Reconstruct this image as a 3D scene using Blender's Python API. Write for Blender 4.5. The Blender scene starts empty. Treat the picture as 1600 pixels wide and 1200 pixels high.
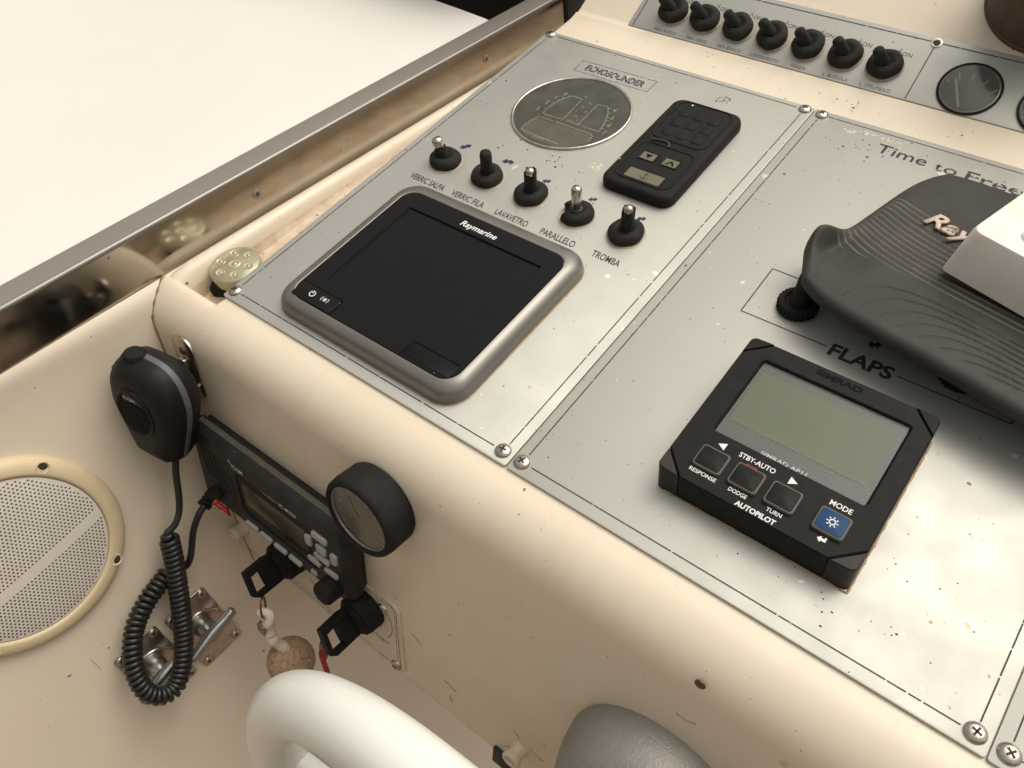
import bpy, math, random
import numpy as np
from mathutils import Matrix, Vector
rnd = random.Random(7)
R_ = math.radians
sc = bpy.context.scene
COL = sc.collection

# ------------------------------------------------------------------ camera, world, sun, exposure
# working frame ("panel frame", millimetres): x = along the dash to the right, y = up the sloping
# instrument panel, z = out of the panel.  The panel leans back TILT degrees from horizontal.
TILT = R_(26.0)
PANEL = Matrix.Translation((0, 0, 1.0)) @ Matrix.Rotation(TILT, 4, 'X')
MM = 0.001

cam_data = bpy.data.cameras.new("camera")
cam = bpy.data.objects.new("camera", cam_data)
COL.objects.link(cam)
_R = ((0.783398760102546, 0.6110746897853636, -0.1134641184406556),
      (0.42913651695911725, -0.6638756322102277, -0.6124630558406503),
      (-0.4495867352157876, 0.4311112019667222, -0.7823138111121504))
_C = (462.7754, -171.3265, 402.6499)
cm = Matrix.Identity(4)
for i in range(3):
    cm[i][0] = _R[0][i]; cm[i][1] = -_R[1][i]; cm[i][2] = -_R[2][i]; cm[i][3] = _C[i] * MM
cam.matrix_world = PANEL @ cm
cam_data.sensor_width = 36.0
cam_data.lens = 1271.82 / 1600 * 36.0
cam_data.clip_start = 0.01
cam_data.clip_end = 100
sc.camera = cam

SUN_EL, SUN_AZ = R_(76), R_(70)      # azimuth measured from +Y (ahead), negative = to the left
w = bpy.data.worlds.new("World"); sc.world = w; w.use_nodes = True
nt = w.node_tree; nt.nodes.clear()
sky = nt.nodes.new("ShaderNodeTexSky"); sky.sky_type = 'NISHITA'; sky.sun_disc = False
sky.sun_elevation = SUN_EL; sky.sun_rotation = SUN_AZ
sky.air_density = 1.0; sky.dust_density = 6.0; sky.ozone_density = 0.5
hs = nt.nodes.new("ShaderNodeHueSaturation"); hs.inputs['Saturation'].default_value = 0.18
mixw = nt.nodes.new("ShaderNodeMix"); mixw.data_type = 'RGBA'; mixw.blend_type = 'MULTIPLY'
mixw.inputs[0].default_value = 1.0; mixw.inputs[7].default_value = (1.0, 0.955, 0.87, 1)
bg = nt.nodes.new("ShaderNodeBackground"); bg.inputs['Strength'].default_value = 0.14
out = nt.nodes.new("ShaderNodeOutputWorld")
nt.links.new(sky.outputs[0], hs.inputs['Color']); nt.links.new(hs.outputs[0], mixw.inputs[6])
nt.links.new(mixw.outputs[2], bg.inputs['Color']); nt.links.new(bg.outputs[0], out.inputs[0])

sun_d = bpy.data.lights.new("sun", 'SUN'); sun_d.energy = 1.0; sun_d.angle = R_(60)
sun_d.color = (1.0, 0.955, 0.885)
sun = bpy.data.objects.new("sun", sun_d); COL.objects.link(sun)
sd = Vector((math.cos(SUN_EL) * math.sin(SUN_AZ), math.cos(SUN_EL) * math.cos(SUN_AZ), math.sin(SUN_EL)))
sun.rotation_euler = sd.to_track_quat('Z', 'Y').to_euler()
sun.location = (0, 0, 3)
sc.view_settings.view_transform = 'Standard'
sc.view_settings.look = 'None'
sc.view_settings.exposure = 0.22
sc.view_settings.gamma = 1.0
sc.cycles.use_denoising = True

# ------------------------------------------------------------------ materials
def mat(name, col, rough=0.5, metal=0.0, spec=0.5, var=0.0, vscale=30.0, vcol=None, bump=0.0, bscale=400.0,
        specks=None, coat=0.0, stretch=None, wear=None, rvar=0.0, streak=0.0):
    """procedural principled material.  var/vcol: blotches towards vcol; specks: list of (cell scale, radius, colour, cover)"""
    m = bpy.data.materials.new(name); m.use_nodes = True
    n = m.node_tree.nodes; l = m.node_tree.links
    b = n["Principled BSDF"]
    b.inputs['Base Color'].default_value = (*col, 1)
    b.inputs['Roughness'].default_value = rough
    b.inputs['Metallic'].default_value = metal
    b.inputs['Specular IOR Level'].default_value = spec
    b.inputs['Coat Weight'].default_value = coat
    tc = n.new("ShaderNodeTexCoord")
    src = tc.outputs['Object']
    if stretch:
        mp = n.new("ShaderNodeMapping"); mp.inputs['Scale'].default_value = stretch
        l.new(src, mp.inputs[0]); src = mp.outputs[0]
    cur = None
    if var > 0:
        ns = n.new("ShaderNodeTexNoise"); ns.inputs['Scale'].default_value = vscale
        ns.inputs['Detail'].default_value = 6; ns.inputs['Roughness'].default_value = 0.62
        l.new(src, ns.inputs['Vector'])
        rp = n.new("ShaderNodeValToRGB"); rp.color_ramp.elements[0].position = 0.38; rp.color_ramp.elements[1].position = 0.72
        l.new(ns.outputs['Fac'], rp.inputs[0])
        sm = n.new("ShaderNodeMath"); sm.operation = 'MULTIPLY'; sm.inputs[1].default_value = var
        l.new(rp.outputs[0], sm.inputs[0])
        mx = n.new("ShaderNodeMix"); mx.data_type = 'RGBA'
        mx.inputs[6].default_value = (*col, 1); mx.inputs[7].default_value = (*(vcol or [c * 0.6 for c in col]), 1)
        l.new(sm.outputs[0], mx.inputs[0]); cur = mx.outputs[2]
    if streak > 0:      # run-down stains along the fall of the surface
        ms = n.new("ShaderNodeMapping"); ms.inputs['Scale'].default_value = (1.0, 0.10, 0.06); l.new(src, ms.inputs[0])
        ks = n.new("ShaderNodeTexNoise"); ks.inputs['Scale'].default_value = 95; ks.inputs['Detail'].default_value = 3; l.new(ms.outputs[0], ks.inputs['Vector'])
        k2 = n.new("ShaderNodeTexNoise"); k2.inputs['Scale'].default_value = 11; l.new(src, k2.inputs['Vector'])
        r2 = n.new("ShaderNodeValToRGB"); r2.color_ramp.elements[0].position = 0.48; r2.color_ramp.elements[1].position = 0.66; l.new(ks.outputs['Fac'], r2.inputs[0])
        r3 = n.new("ShaderNodeValToRGB"); r3.color_ramp.elements[0].position = 0.48; r3.color_ramp.elements[1].position = 0.62; l.new(k2.outputs['Fac'], r3.inputs[0])
        mm = n.new("ShaderNodeMath"); mm.operation = 'MULTIPLY'; l.new(r2.outputs[0], mm.inputs[0]); l.new(r3.outputs[0], mm.inputs[1])
        m3 = n.new("ShaderNodeMath"); m3.operation = 'MULTIPLY'; m3.inputs[1].default_value = streak; l.new(mm.outputs[0], m3.inputs[0])
        mx = n.new("ShaderNodeMix"); mx.data_type = 'RGBA'; l.new(m3.outputs[0], mx.inputs[0]); l.new(cur, mx.inputs[6])
        mx.inputs[7].default_value = (0.50, 0.33, 0.20, 1); cur = mx.outputs[2]
    for k, sp in enumerate(specks or []):
        cell, rad, scol, cover = sp
        vo = n.new("ShaderNodeTexVoronoi"); vo.inputs['Scale'].default_value = cell
        wn = n.new("ShaderNodeTexNoise"); wn.inputs['Scale'].default_value = cell * 4
        ad = n.new("ShaderNodeMixRGB"); ad.inputs[0].default_value = 0.25 / cell
        l.new(src, wn.inputs['Vector']); l.new(src, ad.inputs[1]); l.new(wn.outputs['Color'], ad.inputs[2])
        l.new(ad.outputs[0], vo.inputs['Vector'])
        # radius differs from cell to cell; only some cells carry a speck
        sep = n.new("ShaderNodeSeparateColor"); l.new(vo.outputs['Color'], sep.inputs[0])
        r1 = n.new("ShaderNodeMath"); r1.operation = 'MULTIPLY'; l.new(sep.outputs[1], r1.inputs[0]); r1.inputs[1].default_value = rad
        lt = n.new("ShaderNodeMath"); lt.operation = 'LESS_THAN'; l.new(vo.outputs['Distance'], lt.inputs[0]); l.new(r1.outputs[0], lt.inputs[1])
        cv = n.new("ShaderNodeMath"); cv.operation = 'LESS_THAN'; l.new(sep.outputs[0], cv.inputs[0]); cv.inputs[1].default_value = cover
        an = n.new("ShaderNodeMath"); an.operation = 'MULTIPLY'; l.new(lt.outputs[0], an.inputs[0]); l.new(cv.outputs[0], an.inputs[1])
        mx = n.new("ShaderNodeMix"); mx.data_type = 'RGBA'; l.new(an.outputs[0], mx.inputs[0])
        if cur is None: mx.inputs[6].default_value = (*col, 1)
        else: l.new(cur, mx.inputs[6])
        mx.inputs[7].default_value = (*scol, 1); cur = mx.outputs[2]
    if cur is not None: l.new(cur, b.inputs['Base Color'])
    if rvar > 0:
        nr = n.new("ShaderNodeTexNoise"); nr.inputs['Scale'].default_value = vscale * 1.7; nr.inputs['Detail'].default_value = 5
        l.new(src, nr.inputs['Vector'])
        mr = n.new("ShaderNodeMapRange"); mr.inputs[3].default_value = max(0.02, rough - rvar); mr.inputs[4].default_value = rough + rvar
        mr.inputs[1].default_value = 0.3; mr.inputs[2].default_value = 0.7
        l.new(nr.outputs['Fac'], mr.inputs[0]); l.new(mr.outputs[0], b.inputs['Roughness'])
    if bump > 0:
        nb = n.new("ShaderNodeTexNoise"); nb.inputs['Scale'].default_value = bscale; nb.inputs['Detail'].default_value = 4
        l.new(src, nb.inputs['Vector'])
        bp = n.new("ShaderNodeBump"); bp.inputs['Strength'].default_value = bump; bp.inputs['Distance'].default_value = 0.0006
        l.new(nb.outputs['Fac'], bp.inputs['Height']); l.new(bp.outputs[0], b.inputs['Normal'])
    if wear is not None:   # printed ink worn through: holes in the print
        nw = n.new("ShaderNodeTexNoise"); nw.inputs['Scale'].default_value = wear[0]; nw.inputs['Detail'].default_value = 4
        l.new(tc.outputs['Object'], nw.inputs['Vector'])
        gt = n.new("ShaderNodeMath"); gt.operation = 'GREATER_THAN'; gt.inputs[1].default_value = wear[1]
        l.new(nw.outputs['Fac'], gt.inputs[0]); l.new(gt.outputs[0], b.inputs['Alpha'])
    return m

def glass(name, tint=(1, 1, 1), rough=0.02, ior=1.45, dust=0.0):
    m = bpy.data.materials.new(name); m.use_nodes = True
    n = m.node_tree.nodes; l = m.node_tree.links; n.clear()
    o = n.new("ShaderNodeOutputMaterial"); t = n.new("ShaderNodeBsdfTransparent"); g = n.new("ShaderNodeBsdfGlossy")
    t.inputs[0].default_value = (*tint, 1); g.inputs['Roughness'].default_value = rough
    f = n.new("ShaderNodeFresnel"); f.inputs[0].default_value = ior
    mx = n.new("ShaderNodeMixShader"); l.new(f.outputs[0], mx.inputs[0]); l.new(t.outputs[0], mx.inputs[1]); l.new(g.outputs[0], mx.inputs[2])
    last = mx.outputs[0]
    if dust > 0:
        d = n.new("ShaderNodeBsdfDiffuse"); d.inputs[0].default_value = (0.55, 0.52, 0.44, 1)
        tc = n.new("ShaderNodeTexCoord"); ns = n.new("ShaderNodeTexNoise"); ns.inputs['Scale'].default_value = 60; ns.inputs['Detail'].default_value = 7
        l.new(tc.outputs['Object'], ns.inputs['Vector'])
        mr = n.new("ShaderNodeMapRange"); mr.inputs[1].default_value = 0.3; mr.inputs[2].default_value = 0.75
        mr.inputs[3].default_value = dust * 0.4; mr.inputs[4].default_value = dust * 1.5
        l.new(ns.outputs['Fac'], mr.inputs[0])
        m2 = n.new("ShaderNodeMixShader"); l.new(mr.outputs[0], m2.inputs[0]); l.new(last, m2.inputs[1]); l.new(d.outputs[0], m2.inputs[2]); last = m2.outputs[0]
    l.new(last, o.inputs[0])
    return m

BR = (0.16, 0.09, 0.045)
M = dict(
    cream=mat("cream_gelcoat", (0.71, 0.62, 0.485), 0.36, var=0.22, vscale=9, vcol=(0.64, 0.53, 0.39), bump=0.08, bscale=160, rvar=0.1,
              specks=[(60, 0.085, (0.17, 0.11, 0.07), 0.42), (170, 0.13, (0.40, 0.29, 0.19), 0.35), (30, 0.14, (0.61, 0.48, 0.33), 0.3)], streak=0.09),
    gutter=mat("dirty_gutter_gelcoat", (0.62, 0.51, 0.385), 0.6, var=0.6, vscale=70, vcol=(0.38, 0.235, 0.13), bump=0.3, bscale=500,
               specks=[(170, 0.22, (0.22, 0.13, 0.07), 0.30), (330, 0.3, (0.34, 0.20, 0.11), 0.35)]),
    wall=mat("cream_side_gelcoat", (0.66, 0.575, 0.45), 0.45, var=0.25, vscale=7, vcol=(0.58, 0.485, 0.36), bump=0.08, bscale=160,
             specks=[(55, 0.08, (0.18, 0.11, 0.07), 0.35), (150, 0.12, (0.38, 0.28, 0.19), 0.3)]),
    floor=mat("teak_floor", (0.16, 0.10, 0.06), 0.6, var=0.4, vscale=8),
    sealdark=mat("brown_crease_grime", (0.24, 0.145, 0.08), 0.85, var=0.8, vscale=120, vcol=(0.42, 0.29, 0.18), bump=0.4, bscale=500),
    stain=mat("brown_crease_dirt", (0.30, 0.19, 0.10), 0.8, var=0.7, vscale=120, vcol=(0.50, 0.37, 0.23), wear=(160, 0.46)),
    deck=mat("white_deck_gelcoat", (0.69, 0.665, 0.61), 0.55, var=0.25, vscale=5, vcol=(0.60, 0.575, 0.53), bump=0.05, bscale=40,
             specks=[(40, 0.035, (0.35, 0.3, 0.24), 0.2)]),
    plate=mat("silver_painted_plate", (0.445, 0.438, 0.396), 0.52, metal=0.52, var=0.22, vscale=26, vcol=(0.42, 0.41, 0.37), rvar=0.05, bump=0.05, bscale=900,
              specks=[(75, 0.09, (0.14, 0.10, 0.07), 0.34), (48, 0.14, (0.66, 0.63, 0.57), 0.35), (190, 0.15, (0.28, 0.22, 0.155), 0.40), (110, 0.13, (0.62, 0.59, 0.53), 0.35), (26, 0.10, (0.40, 0.32, 0.22), 0.4)]),
    plate_edge=mat("dull_plate_edge", (0.36, 0.33, 0.28), 0.55, metal=0.3, var=0.5, vscale=60),
    flake_solid=mat("grime_round_boot", (0.50, 0.42, 0.33), 0.8, var=0.8, vscale=160, vcol=(0.33, 0.235, 0.16)),
    flake=mat("flaked_patch", (0.66, 0.58, 0.46), 0.8, var=0.6, vscale=300, vcol=(0.5, 0.42, 0.31), wear=(420, 0.50)),
    steel=mat("tarnished_mirror_steel", (0.44, 0.405, 0.35), 0.14, metal=1.0, var=0.6, vscale=18, vcol=(0.29, 0.25, 0.20), rvar=0.07,
              specks=[(60, 0.06, (0.13, 0.09, 0.06), 0.25)]),
    steel_flange=mat("dull_steel_flange", (0.30, 0.265, 0.228), 0.5, metal=0.5, var=0.4, vscale=30, vcol=(0.32, 0.28, 0.24)),
    chrome=mat("worn_chrome", (0.60, 0.55, 0.49), 0.27, metal=1.0, var=0.6, vscale=200, vcol=(0.24, 0.19, 0.14)),
    zinc=mat("cast_zinc", (0.42, 0.43, 0.42), 0.32, metal=1.0, var=0.5, vscale=120, vcol=(0.25, 0.25, 0.24), bump=0.3, bscale=250),
    screw=mat("screw_steel", (0.56, 0.51, 0.45), 0.28, metal=1.0, var=0.5, vscale=300, vcol=(0.28, 0.22, 0.17)),
    slot=mat("screw_slot_dark", (0.03, 0.025, 0.02), 0.7),
    rubber=mat("black_rubber", (0.012, 0.0115, 0.011), 0.66, spec=0.14, var=0.5, vscale=150, vcol=(0.026, 0.024, 0.022), bump=0.35, bscale=900),
    rubber2=mat("worn_rubber_boot", (0.014, 0.0135, 0.0125), 0.7, spec=0.2, var=0.6, vscale=240, vcol=(0.042, 0.037, 0.031), bump=0.5, bscale=700),
    plastic=mat("black_plastic", (0.0075, 0.0075, 0.0075), 0.52, spec=0.13, var=0.5, vscale=120, vcol=(0.020, 0.0185, 0.017), bump=0.12, bscale=1500,
                specks=[(110, 0.06, (0.28, 0.25, 0.2), 0.2)]),
    plastic_brown=mat("aged_black_plastic_side", (0.018, 0.014, 0.012), 0.5, spec=0.25, var=0.5, vscale=90, vcol=(0.05, 0.04, 0.033)),
    gloss=mat("gloss_black_fascia", (0.0075, 0.0075, 0.0075), 0.36, spec=0.14, specks=[(95, 0.05, (0.25, 0.23, 0.2), 0.10)], rvar=0.06, vscale=40),
    screen=mat("dark_display_glass", (0.0012, 0.0012, 0.0012), 0.05, spec=0.035, specks=[(75, 0.05, (0.3, 0.28, 0.25), 0.14)]),
    bezel=mat("titanium_grey_bezel", (0.235, 0.222, 0.20), 0.38, metal=0.7, var=0.2, vscale=50, bump=0.05, bscale=900),
    cover=mat("grey_rubber_cover", (0.042, 0.040, 0.037), 0.6, spec=0.22, var=0.55, vscale=45, vcol=(0.066, 0.061, 0.053), bump=0.15, bscale=900,
              specks=[(60, 0.05, (0.30, 0.27, 0.22), 0.25), (150, 0.06, (0.22, 0.20, 0.16), 0.2)]),
    brandpink=mat("faded_white_brand_letters", (0.60, 0.50, 0.42), 0.6, var=0.5, vscale=200, vcol=(0.45, 0.34, 0.26)),
    whitebox=mat("yellowed_white_plastic", (0.78, 0.755, 0.71), 0.45, var=0.6, vscale=30, vcol=(0.74, 0.62, 0.44), specks=[(70, 0.05, (0.35, 0.25, 0.15), 0.15)]),
    lcd=mat("dead_green_display", (0.115, 0.135, 0.075), 0.5, spec=0.2, var=0.3, vscale=40, vcol=(0.14, 0.155, 0.09)),
    lcd_frame=mat("grey_display_mask", (0.075, 0.068, 0.066), 0.5, var=0.3, vscale=60),
    olive=mat("olive_rubber_key", (0.085, 0.08, 0.06), 0.6),
    keytop=mat("black_key_cap", (0.007, 0.0068, 0.0064), 0.5, spec=0.14, var=0.4, vscale=200, vcol=(0.035, 0.033, 0.03)),
    bluekey=mat("blue_key_cap", (0.018, 0.055, 0.135), 0.5, spec=0.15, var=0.3, vscale=150),
    white_ink=mat("white_print", (0.72, 0.71, 0.68), 0.6),
    grey_ink=mat("grey_print", (0.42, 0.41, 0.39), 0.6, wear=(600, 0.42)),
    dark_emboss=mat("dark_embossed_letters", (0.004, 0.004, 0.004), 0.55, spec=0.06),
    ink=mat("black_print", (0.018, 0.018, 0.022), 0.6),
    ink_worn=mat("worn_black_print", (0.018, 0.018, 0.026), 0.6, wear=(210, 0.41)),
    ink_thin=mat("thin_worn_print", (0.05, 0.05, 0.055), 0.6, wear=(500, 0.42)),
    navy=mat("navy_print", (0.010, 0.017, 0.05), 0.6, wear=(500, 0.36)),
    red_ink=mat("red_print", (0.30, 0.03, 0.02), 0.6),
    red=mat("red_plastic", (0.34, 0.02, 0.018), 0.5, var=0.4, vscale=200),
    dial=mat("olive_gauge_face", (0.060, 0.060, 0.047), 0.7, spec=0.2, var=0.4, vscale=25, vcol=(0.085, 0.083, 0.062)),
    dial_light=mat("olive_gauge_window", (0.135, 0.122, 0.078), 0.6, var=0.3, vscale=60),
    dial_line=mat("cream_gauge_print", (0.50, 0.44, 0.29), 0.6, wear=(500, 0.36)),
    dial_dark=mat("dark_gauge_face", (0.055, 0.055, 0.045), 0.6, var=0.3, vscale=80),
    dial_brown=mat("brown_gauge_face", (0.20, 0.165, 0.125), 0.55, var=0.3, vscale=80),
    needle=mat("pale_needle", (0.42, 0.38, 0.26), 0.5),
    pane=glass("clear_gauge_glass", (0.93, 0.93, 0.90), 0.1, 1.45, dust=0.08),
    pane_hazy=glass("hazy_gauge_glass", (0.85, 0.85, 0.80), 0.2, 1.45, dust=0.07),
    pane_lcd=glass("display_glass", (0.95, 0.95, 0.95), 0.28, 1.4, dust=0.03),
    sealant=mat("brown_sealant_bead", (0.42, 0.31, 0.20), 0.8, var=0.9, vscale=90, vcol=(0.26, 0.15, 0.08), bump=0.5, bscale=500),
    ring=mat("yellowed_speaker_ring", (0.60, 0.49, 0.31), 0.5, var=0.35, vscale=14, vcol=(0.50, 0.42, 0.28)),
    grille=mat("white_perforated_grille", (0.62, 0.57, 0.50), 0.5, var=0.2, vscale=40),
    hole=mat("grille_hole_dark", (0.045, 0.038, 0.032), 0.8),
    radio=mat("black_radio_plastic", (0.014, 0.0135, 0.013), 0.52, spec=0.25, var=0.5, vscale=60, vcol=(0.045, 0.042, 0.038), bump=0.2, bscale=1300,
              specks=[(90, 0.06, (0.30, 0.27, 0.22), 0.2)]),
    radio_top=mat("lit_radio_top", (0.07, 0.06, 0.045), 0.7, var=0.6, vscale=120, vcol=(0.13, 0.11, 0.08)),  # lighter brown: light on the radio's top face put into the colour
    radio_lcd=mat("dark_amber_display", (0.035, 0.028, 0.012), 0.2, var=0.5, vscale=60, vcol=(0.06, 0.05, 0.025)),
    radiokey=mat("pale_grey_rubber_key", (0.36, 0.35, 0.33), 0.5, var=0.3, vscale=300),
    mic=mat("black_microphone_plastic", (0.009, 0.0085, 0.008), 0.5, spec=0.22, var=0.4, vscale=90, vcol=(0.017, 0.0155, 0.014), bump=0.15, bscale=1300),
    mic_stripe=mat("grey_microphone_band", (0.085, 0.085, 0.088), 0.5),
    cord=mat("black_vinyl_cord", (0.012, 0.0115, 0.011), 0.38, spec=0.5, var=0.3, vscale=200, vcol=(0.03, 0.028, 0.025)),
    lampglass=mat("yellowed_lamp_lens", (0.40, 0.37, 0.23), 0.22, metal=0.25, var=0.3, vscale=80, coat=0.6),
    lampdip=mat("lamp_reflector_cup", (0.75, 0.70, 0.52), 0.2, metal=0.7),
    cork=mat("speckled_cork", (0.40, 0.27, 0.17), 0.85, var=0.9, vscale=260, vcol=(0.20, 0.115, 0.065), bump=0.8, bscale=420,
             specks=[(420, 0.35, (0.13, 0.075, 0.045), 0.45), (300, 0.3, (0.55, 0.40, 0.27), 0.3)]),
    rope=mat("white_braided_cord", (0.66, 0.60, 0.52), 0.85, var=0.5, vscale=300, vcol=(0.45, 0.37, 0.29), bump=0.9, bscale=600),
    copper=mat("brown_split_ring", (0.16, 0.085, 0.045), 0.4, metal=0.8),
    wheel=mat("white_wheel_rim", (0.76, 0.75, 0.70), 0.3, coat=0.25, var=0.35, vscale=14, vcol=(0.70, 0.69, 0.63), bump=0.03, bscale=60),
    spoke=mat("white_painted_spoke", (0.62, 0.62, 0.585), 0.4, var=0.2, vscale=40),
    hub=mat("hammered_grey_metal", (0.29, 0.275, 0.25), 0.5, metal=0.4, var=0.5, vscale=260, vcol=(0.22, 0.205, 0.18), bump=0.7, bscale=700,
            specks=[(60, 0.14, (0.20, 0.11, 0.06), 0.25)]),
    leather=mat("brown_compass_housing", (0.075, 0.045, 0.025), 0.7, var=0.6, vscale=180, vcol=(0.14, 0.095, 0.06), stretch=(1, 1, 0.15), bump=0.5, bscale=500),
    cap=mat("cream_plastic_cap", (0.66, 0.57, 0.44), 0.5),
    tape=mat("matt_black_trim", (0.010, 0.010, 0.011), 0.55),
    crumb=mat("dark_dirt_crumb", (0.05, 0.035, 0.022), 0.9),
    crumb_pale=mat("pale_dirt_flake", (0.62, 0.55, 0.44), 0.9),
)

# ------------------------------------------------------------------ mesh helpers (all lengths in mm)
def Fr(o, x=(1, 0, 0), y=(0, 1, 0), z=None):
    x = Vector(x).normalized(); y = Vector(y)
    zz = Vector(z).normalized() if z is not None else x.cross(y).normalized()
    y = zz.cross(x).normalized(); x = y.cross(zz)
    m = Matrix.Identity(4)
    for i in range(3): m[i][0] = x[i]; m[i][1] = y[i]; m[i][2] = zz[i]; m[i][3] = o[i] * MM
    return m

def make_mesh(name, vf, sharp=38):
    v, f = vf
    me = bpy.data.meshes.new(name)
    me.from_pydata([(a * MM, b * MM, c * MM) for a, b, c in v], [], f)
    me.validate(); me.update()
    if sharp is not None:
        me.shade_smooth(); me.set_sharp_from_angle(angle=R_(sharp))
    return me

def tag(o, label=None, cat=None, group=None, kind=None):
    if label: o["label"] = label
    if cat: o["category"] = cat
    if group: o["group"] = group
    if kind: o["kind"] = kind
    return o

def thing(name, label, cat, F=None, group=None):
    o = bpy.data.objects.new(name, None); COL.objects.link(o)
    o.empty_display_size = 0.01
    o.matrix_world = PANEL @ (F or Matrix.Identity(4))
    return tag(o, label, cat, group)

def part(name, vf, m, parent, sharp=38, label=None, F=None, mesh=None):
    me = mesh or make_mesh(name, vf, sharp)
    o = bpy.data.objects.new(name, me); COL.objects.link(o)
    if mesh is None: me.materials.append(M[m] if isinstance(m, str) else m)
    o.parent = parent
    if F is not None: o.matrix_local = F
    if label: o["label"] = label
    return o

def single(name, vf, m, F=None, sharp=38, **kw):
    me = make_mesh(name, vf, sharp); me.materials.append(M[m])
    o = bpy.data.objects.new(name, me); COL.objects.link(o)
    o.matrix_world = PANEL @ (F or Matrix.Identity(4))
    return tag(o, **kw)

def join(*parts):
    v, f = [], []
    for pv, pf in parts:
        k = len(v); v += list(pv); f += [tuple(i + k for i in q) for q in pf]
    return v, f

def xf(vf, m):   # transform by a 4x4 whose translation is in mm
    return [tuple(m @ Vector(p)) for p in vf[0]], vf[1]

def at(vf, x=0, y=0, z=0, rz=0.0):
    c, s = math.cos(rz), math.sin(rz)
    return [(x + a * c - b * s, y + a * s + b * c, z + d) for a, b, d in vf[0]], vf[1]

def box(x0, x1, y0, y1, z0, z1):
    v = [(x0, y0, z0), (x1, y0, z0), (x1, y1, z0), (x0, y1, z0), (x0, y0, z1), (x1, y0, z1), (x1, y1, z1), (x0, y1, z1)]
    return v, [(3, 2, 1, 0), (4, 5, 6, 7), (0, 1, 5, 4), (1, 2, 6, 5), (2, 3, 7, 6), (3, 0, 4, 7)]

def rrect(w, h, r, n=5):
    r = max(0.01, min(r, w / 2 - 0.01, h / 2 - 0.01)); P = []
    for cx, cy, a0 in ((w / 2 - r, h / 2 - r, 0), (-w / 2 + r, h / 2 - r, 90), (-w / 2 + r, -h / 2 + r, 180), (w / 2 - r, -h / 2 + r, 270)):
        for i in range(n + 1):
            a = R_(a0 + 90 * i / n); P.append((cx + r * math.cos(a), cy + r * math.sin(a)))
    return P

def loft(loops, cap0=True, cap1=True, closed=True):
    v = []; f = []; n = len(loops[0])
    for L in loops: v += [tuple(p) for p in L]
    for k in range(len(loops) - 1):
        for i in range(n if closed else n - 1):
            j = (i + 1) % n
            f.append((k * n + i, k * n + j, (k + 1) * n + j, (k + 1) * n + i))
    if cap0: f.append(tuple(range(n - 1, -1, -1)))
    if cap1: f.append(tuple((len(loops) - 1) * n + i for i in range(n)))
    return v, f

def rbox(w, h, z0, z1, r=2, bev=0.6, n=5, steps=3, bottom=0.0):
    L = []
    if bottom > 0: L.append([(x, y, z0) for x, y in rrect(w - 2 * bottom, h - 2 * bottom, max(0.05, r - bottom), n)])
    L.append([(x, y, z0 + bottom) for x, y in rrect(w, h, r, n)])
    for i in range(steps + 1):
        a = math.pi / 2 * i / steps
        ins = bev * (1 - math.cos(a))
        L.append([(x, y, z1 - bev + bev * math.sin(a)) for x, y in rrect(w - 2 * ins, h - 2 * ins, max(0.05, r - ins), n)])
    return loft(L)

def prism(poly, z0, z1, bev=0.0):
    n = len(poly); cx = sum(p[0] for p in poly) / n; cy = sum(p[1] for p in poly) / n
    L = [[(x, y, z0) for x, y in poly]]
    if bev:
        L.append([(x, y, z1 - bev) for x, y in poly])
        def ins(x, y):
            d = math.hypot(x - cx, y - cy) or 1; k = max(0.0, 1 - bev / d); return cx + (x - cx) * k, cy + (y - cy) * k
        L.append([(*ins(x, y), z1) for x, y in poly])
    else: L.append([(x, y, z1) for x, y in poly])
    return loft(L)

def lathe(prof, n=32, cap0=True, cap1=True, rfun=None):
    L = []
    for r, z in prof:
        L.append([((r if rfun is None else rfun(r, 2 * math.pi * i / n, z)) * math.cos(2 * math.pi * i / n),
                   (r if rfun is None else rfun(r, 2 * math.pi * i / n, z)) * math.sin(2 * math.pi * i / n), z) for i in range(n)])
    return loft(L, cap0, cap1)

def tube(pts, r, n=10, closed=False, caps=True, flat=1.0):
    P = [Vector(p) for p in pts]; k = len(P)
    rad = r if hasattr(r, '__len__') else [r] * k
    T = []
    for i in range(k):
        if closed: t = P[(i + 1) % k] - P[i - 1]
        else: t = P[min(i + 1, k - 1)] - P[max(i - 1, 0)]
        T.append(t.normalized() if t.length > 1e-9 else Vector((0, 0, 1)))
    a = T[0].orthogonal().normalized(); L = []
    for i in range(k):
        a = (a - T[i] * a.dot(T[i])).normalized(); b = T[i].cross(a)
        L.append([tuple(P[i] + (a * math.cos(2 * math.pi * j / n) + b * math.sin(2 * math.pi * j / n) * flat) * rad[i]) for j in range(n)])
    if closed: L.append(L[0]); caps = False
    return loft(L, caps, caps)

def spline(pts, per=10):
    P = [Vector(p) for p in pts]; out = []
    for i in range(len(P) - 1):
        p0 = P[max(i - 1, 0)]; p1 = P[i]; p2 = P[i + 1]; p3 = P[min(i + 2, len(P) - 1)]
        for j in range(per):
            t = j / per
            out.append(0.5 * ((2 * p1) + (p2 - p0) * t + (2 * p0 - 5 * p1 + 4 * p2 - p3) * t * t + (3 * p1 - p0 - 3 * p2 + p3) * t ** 3))
    out.append(P[-1]); return out

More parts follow.
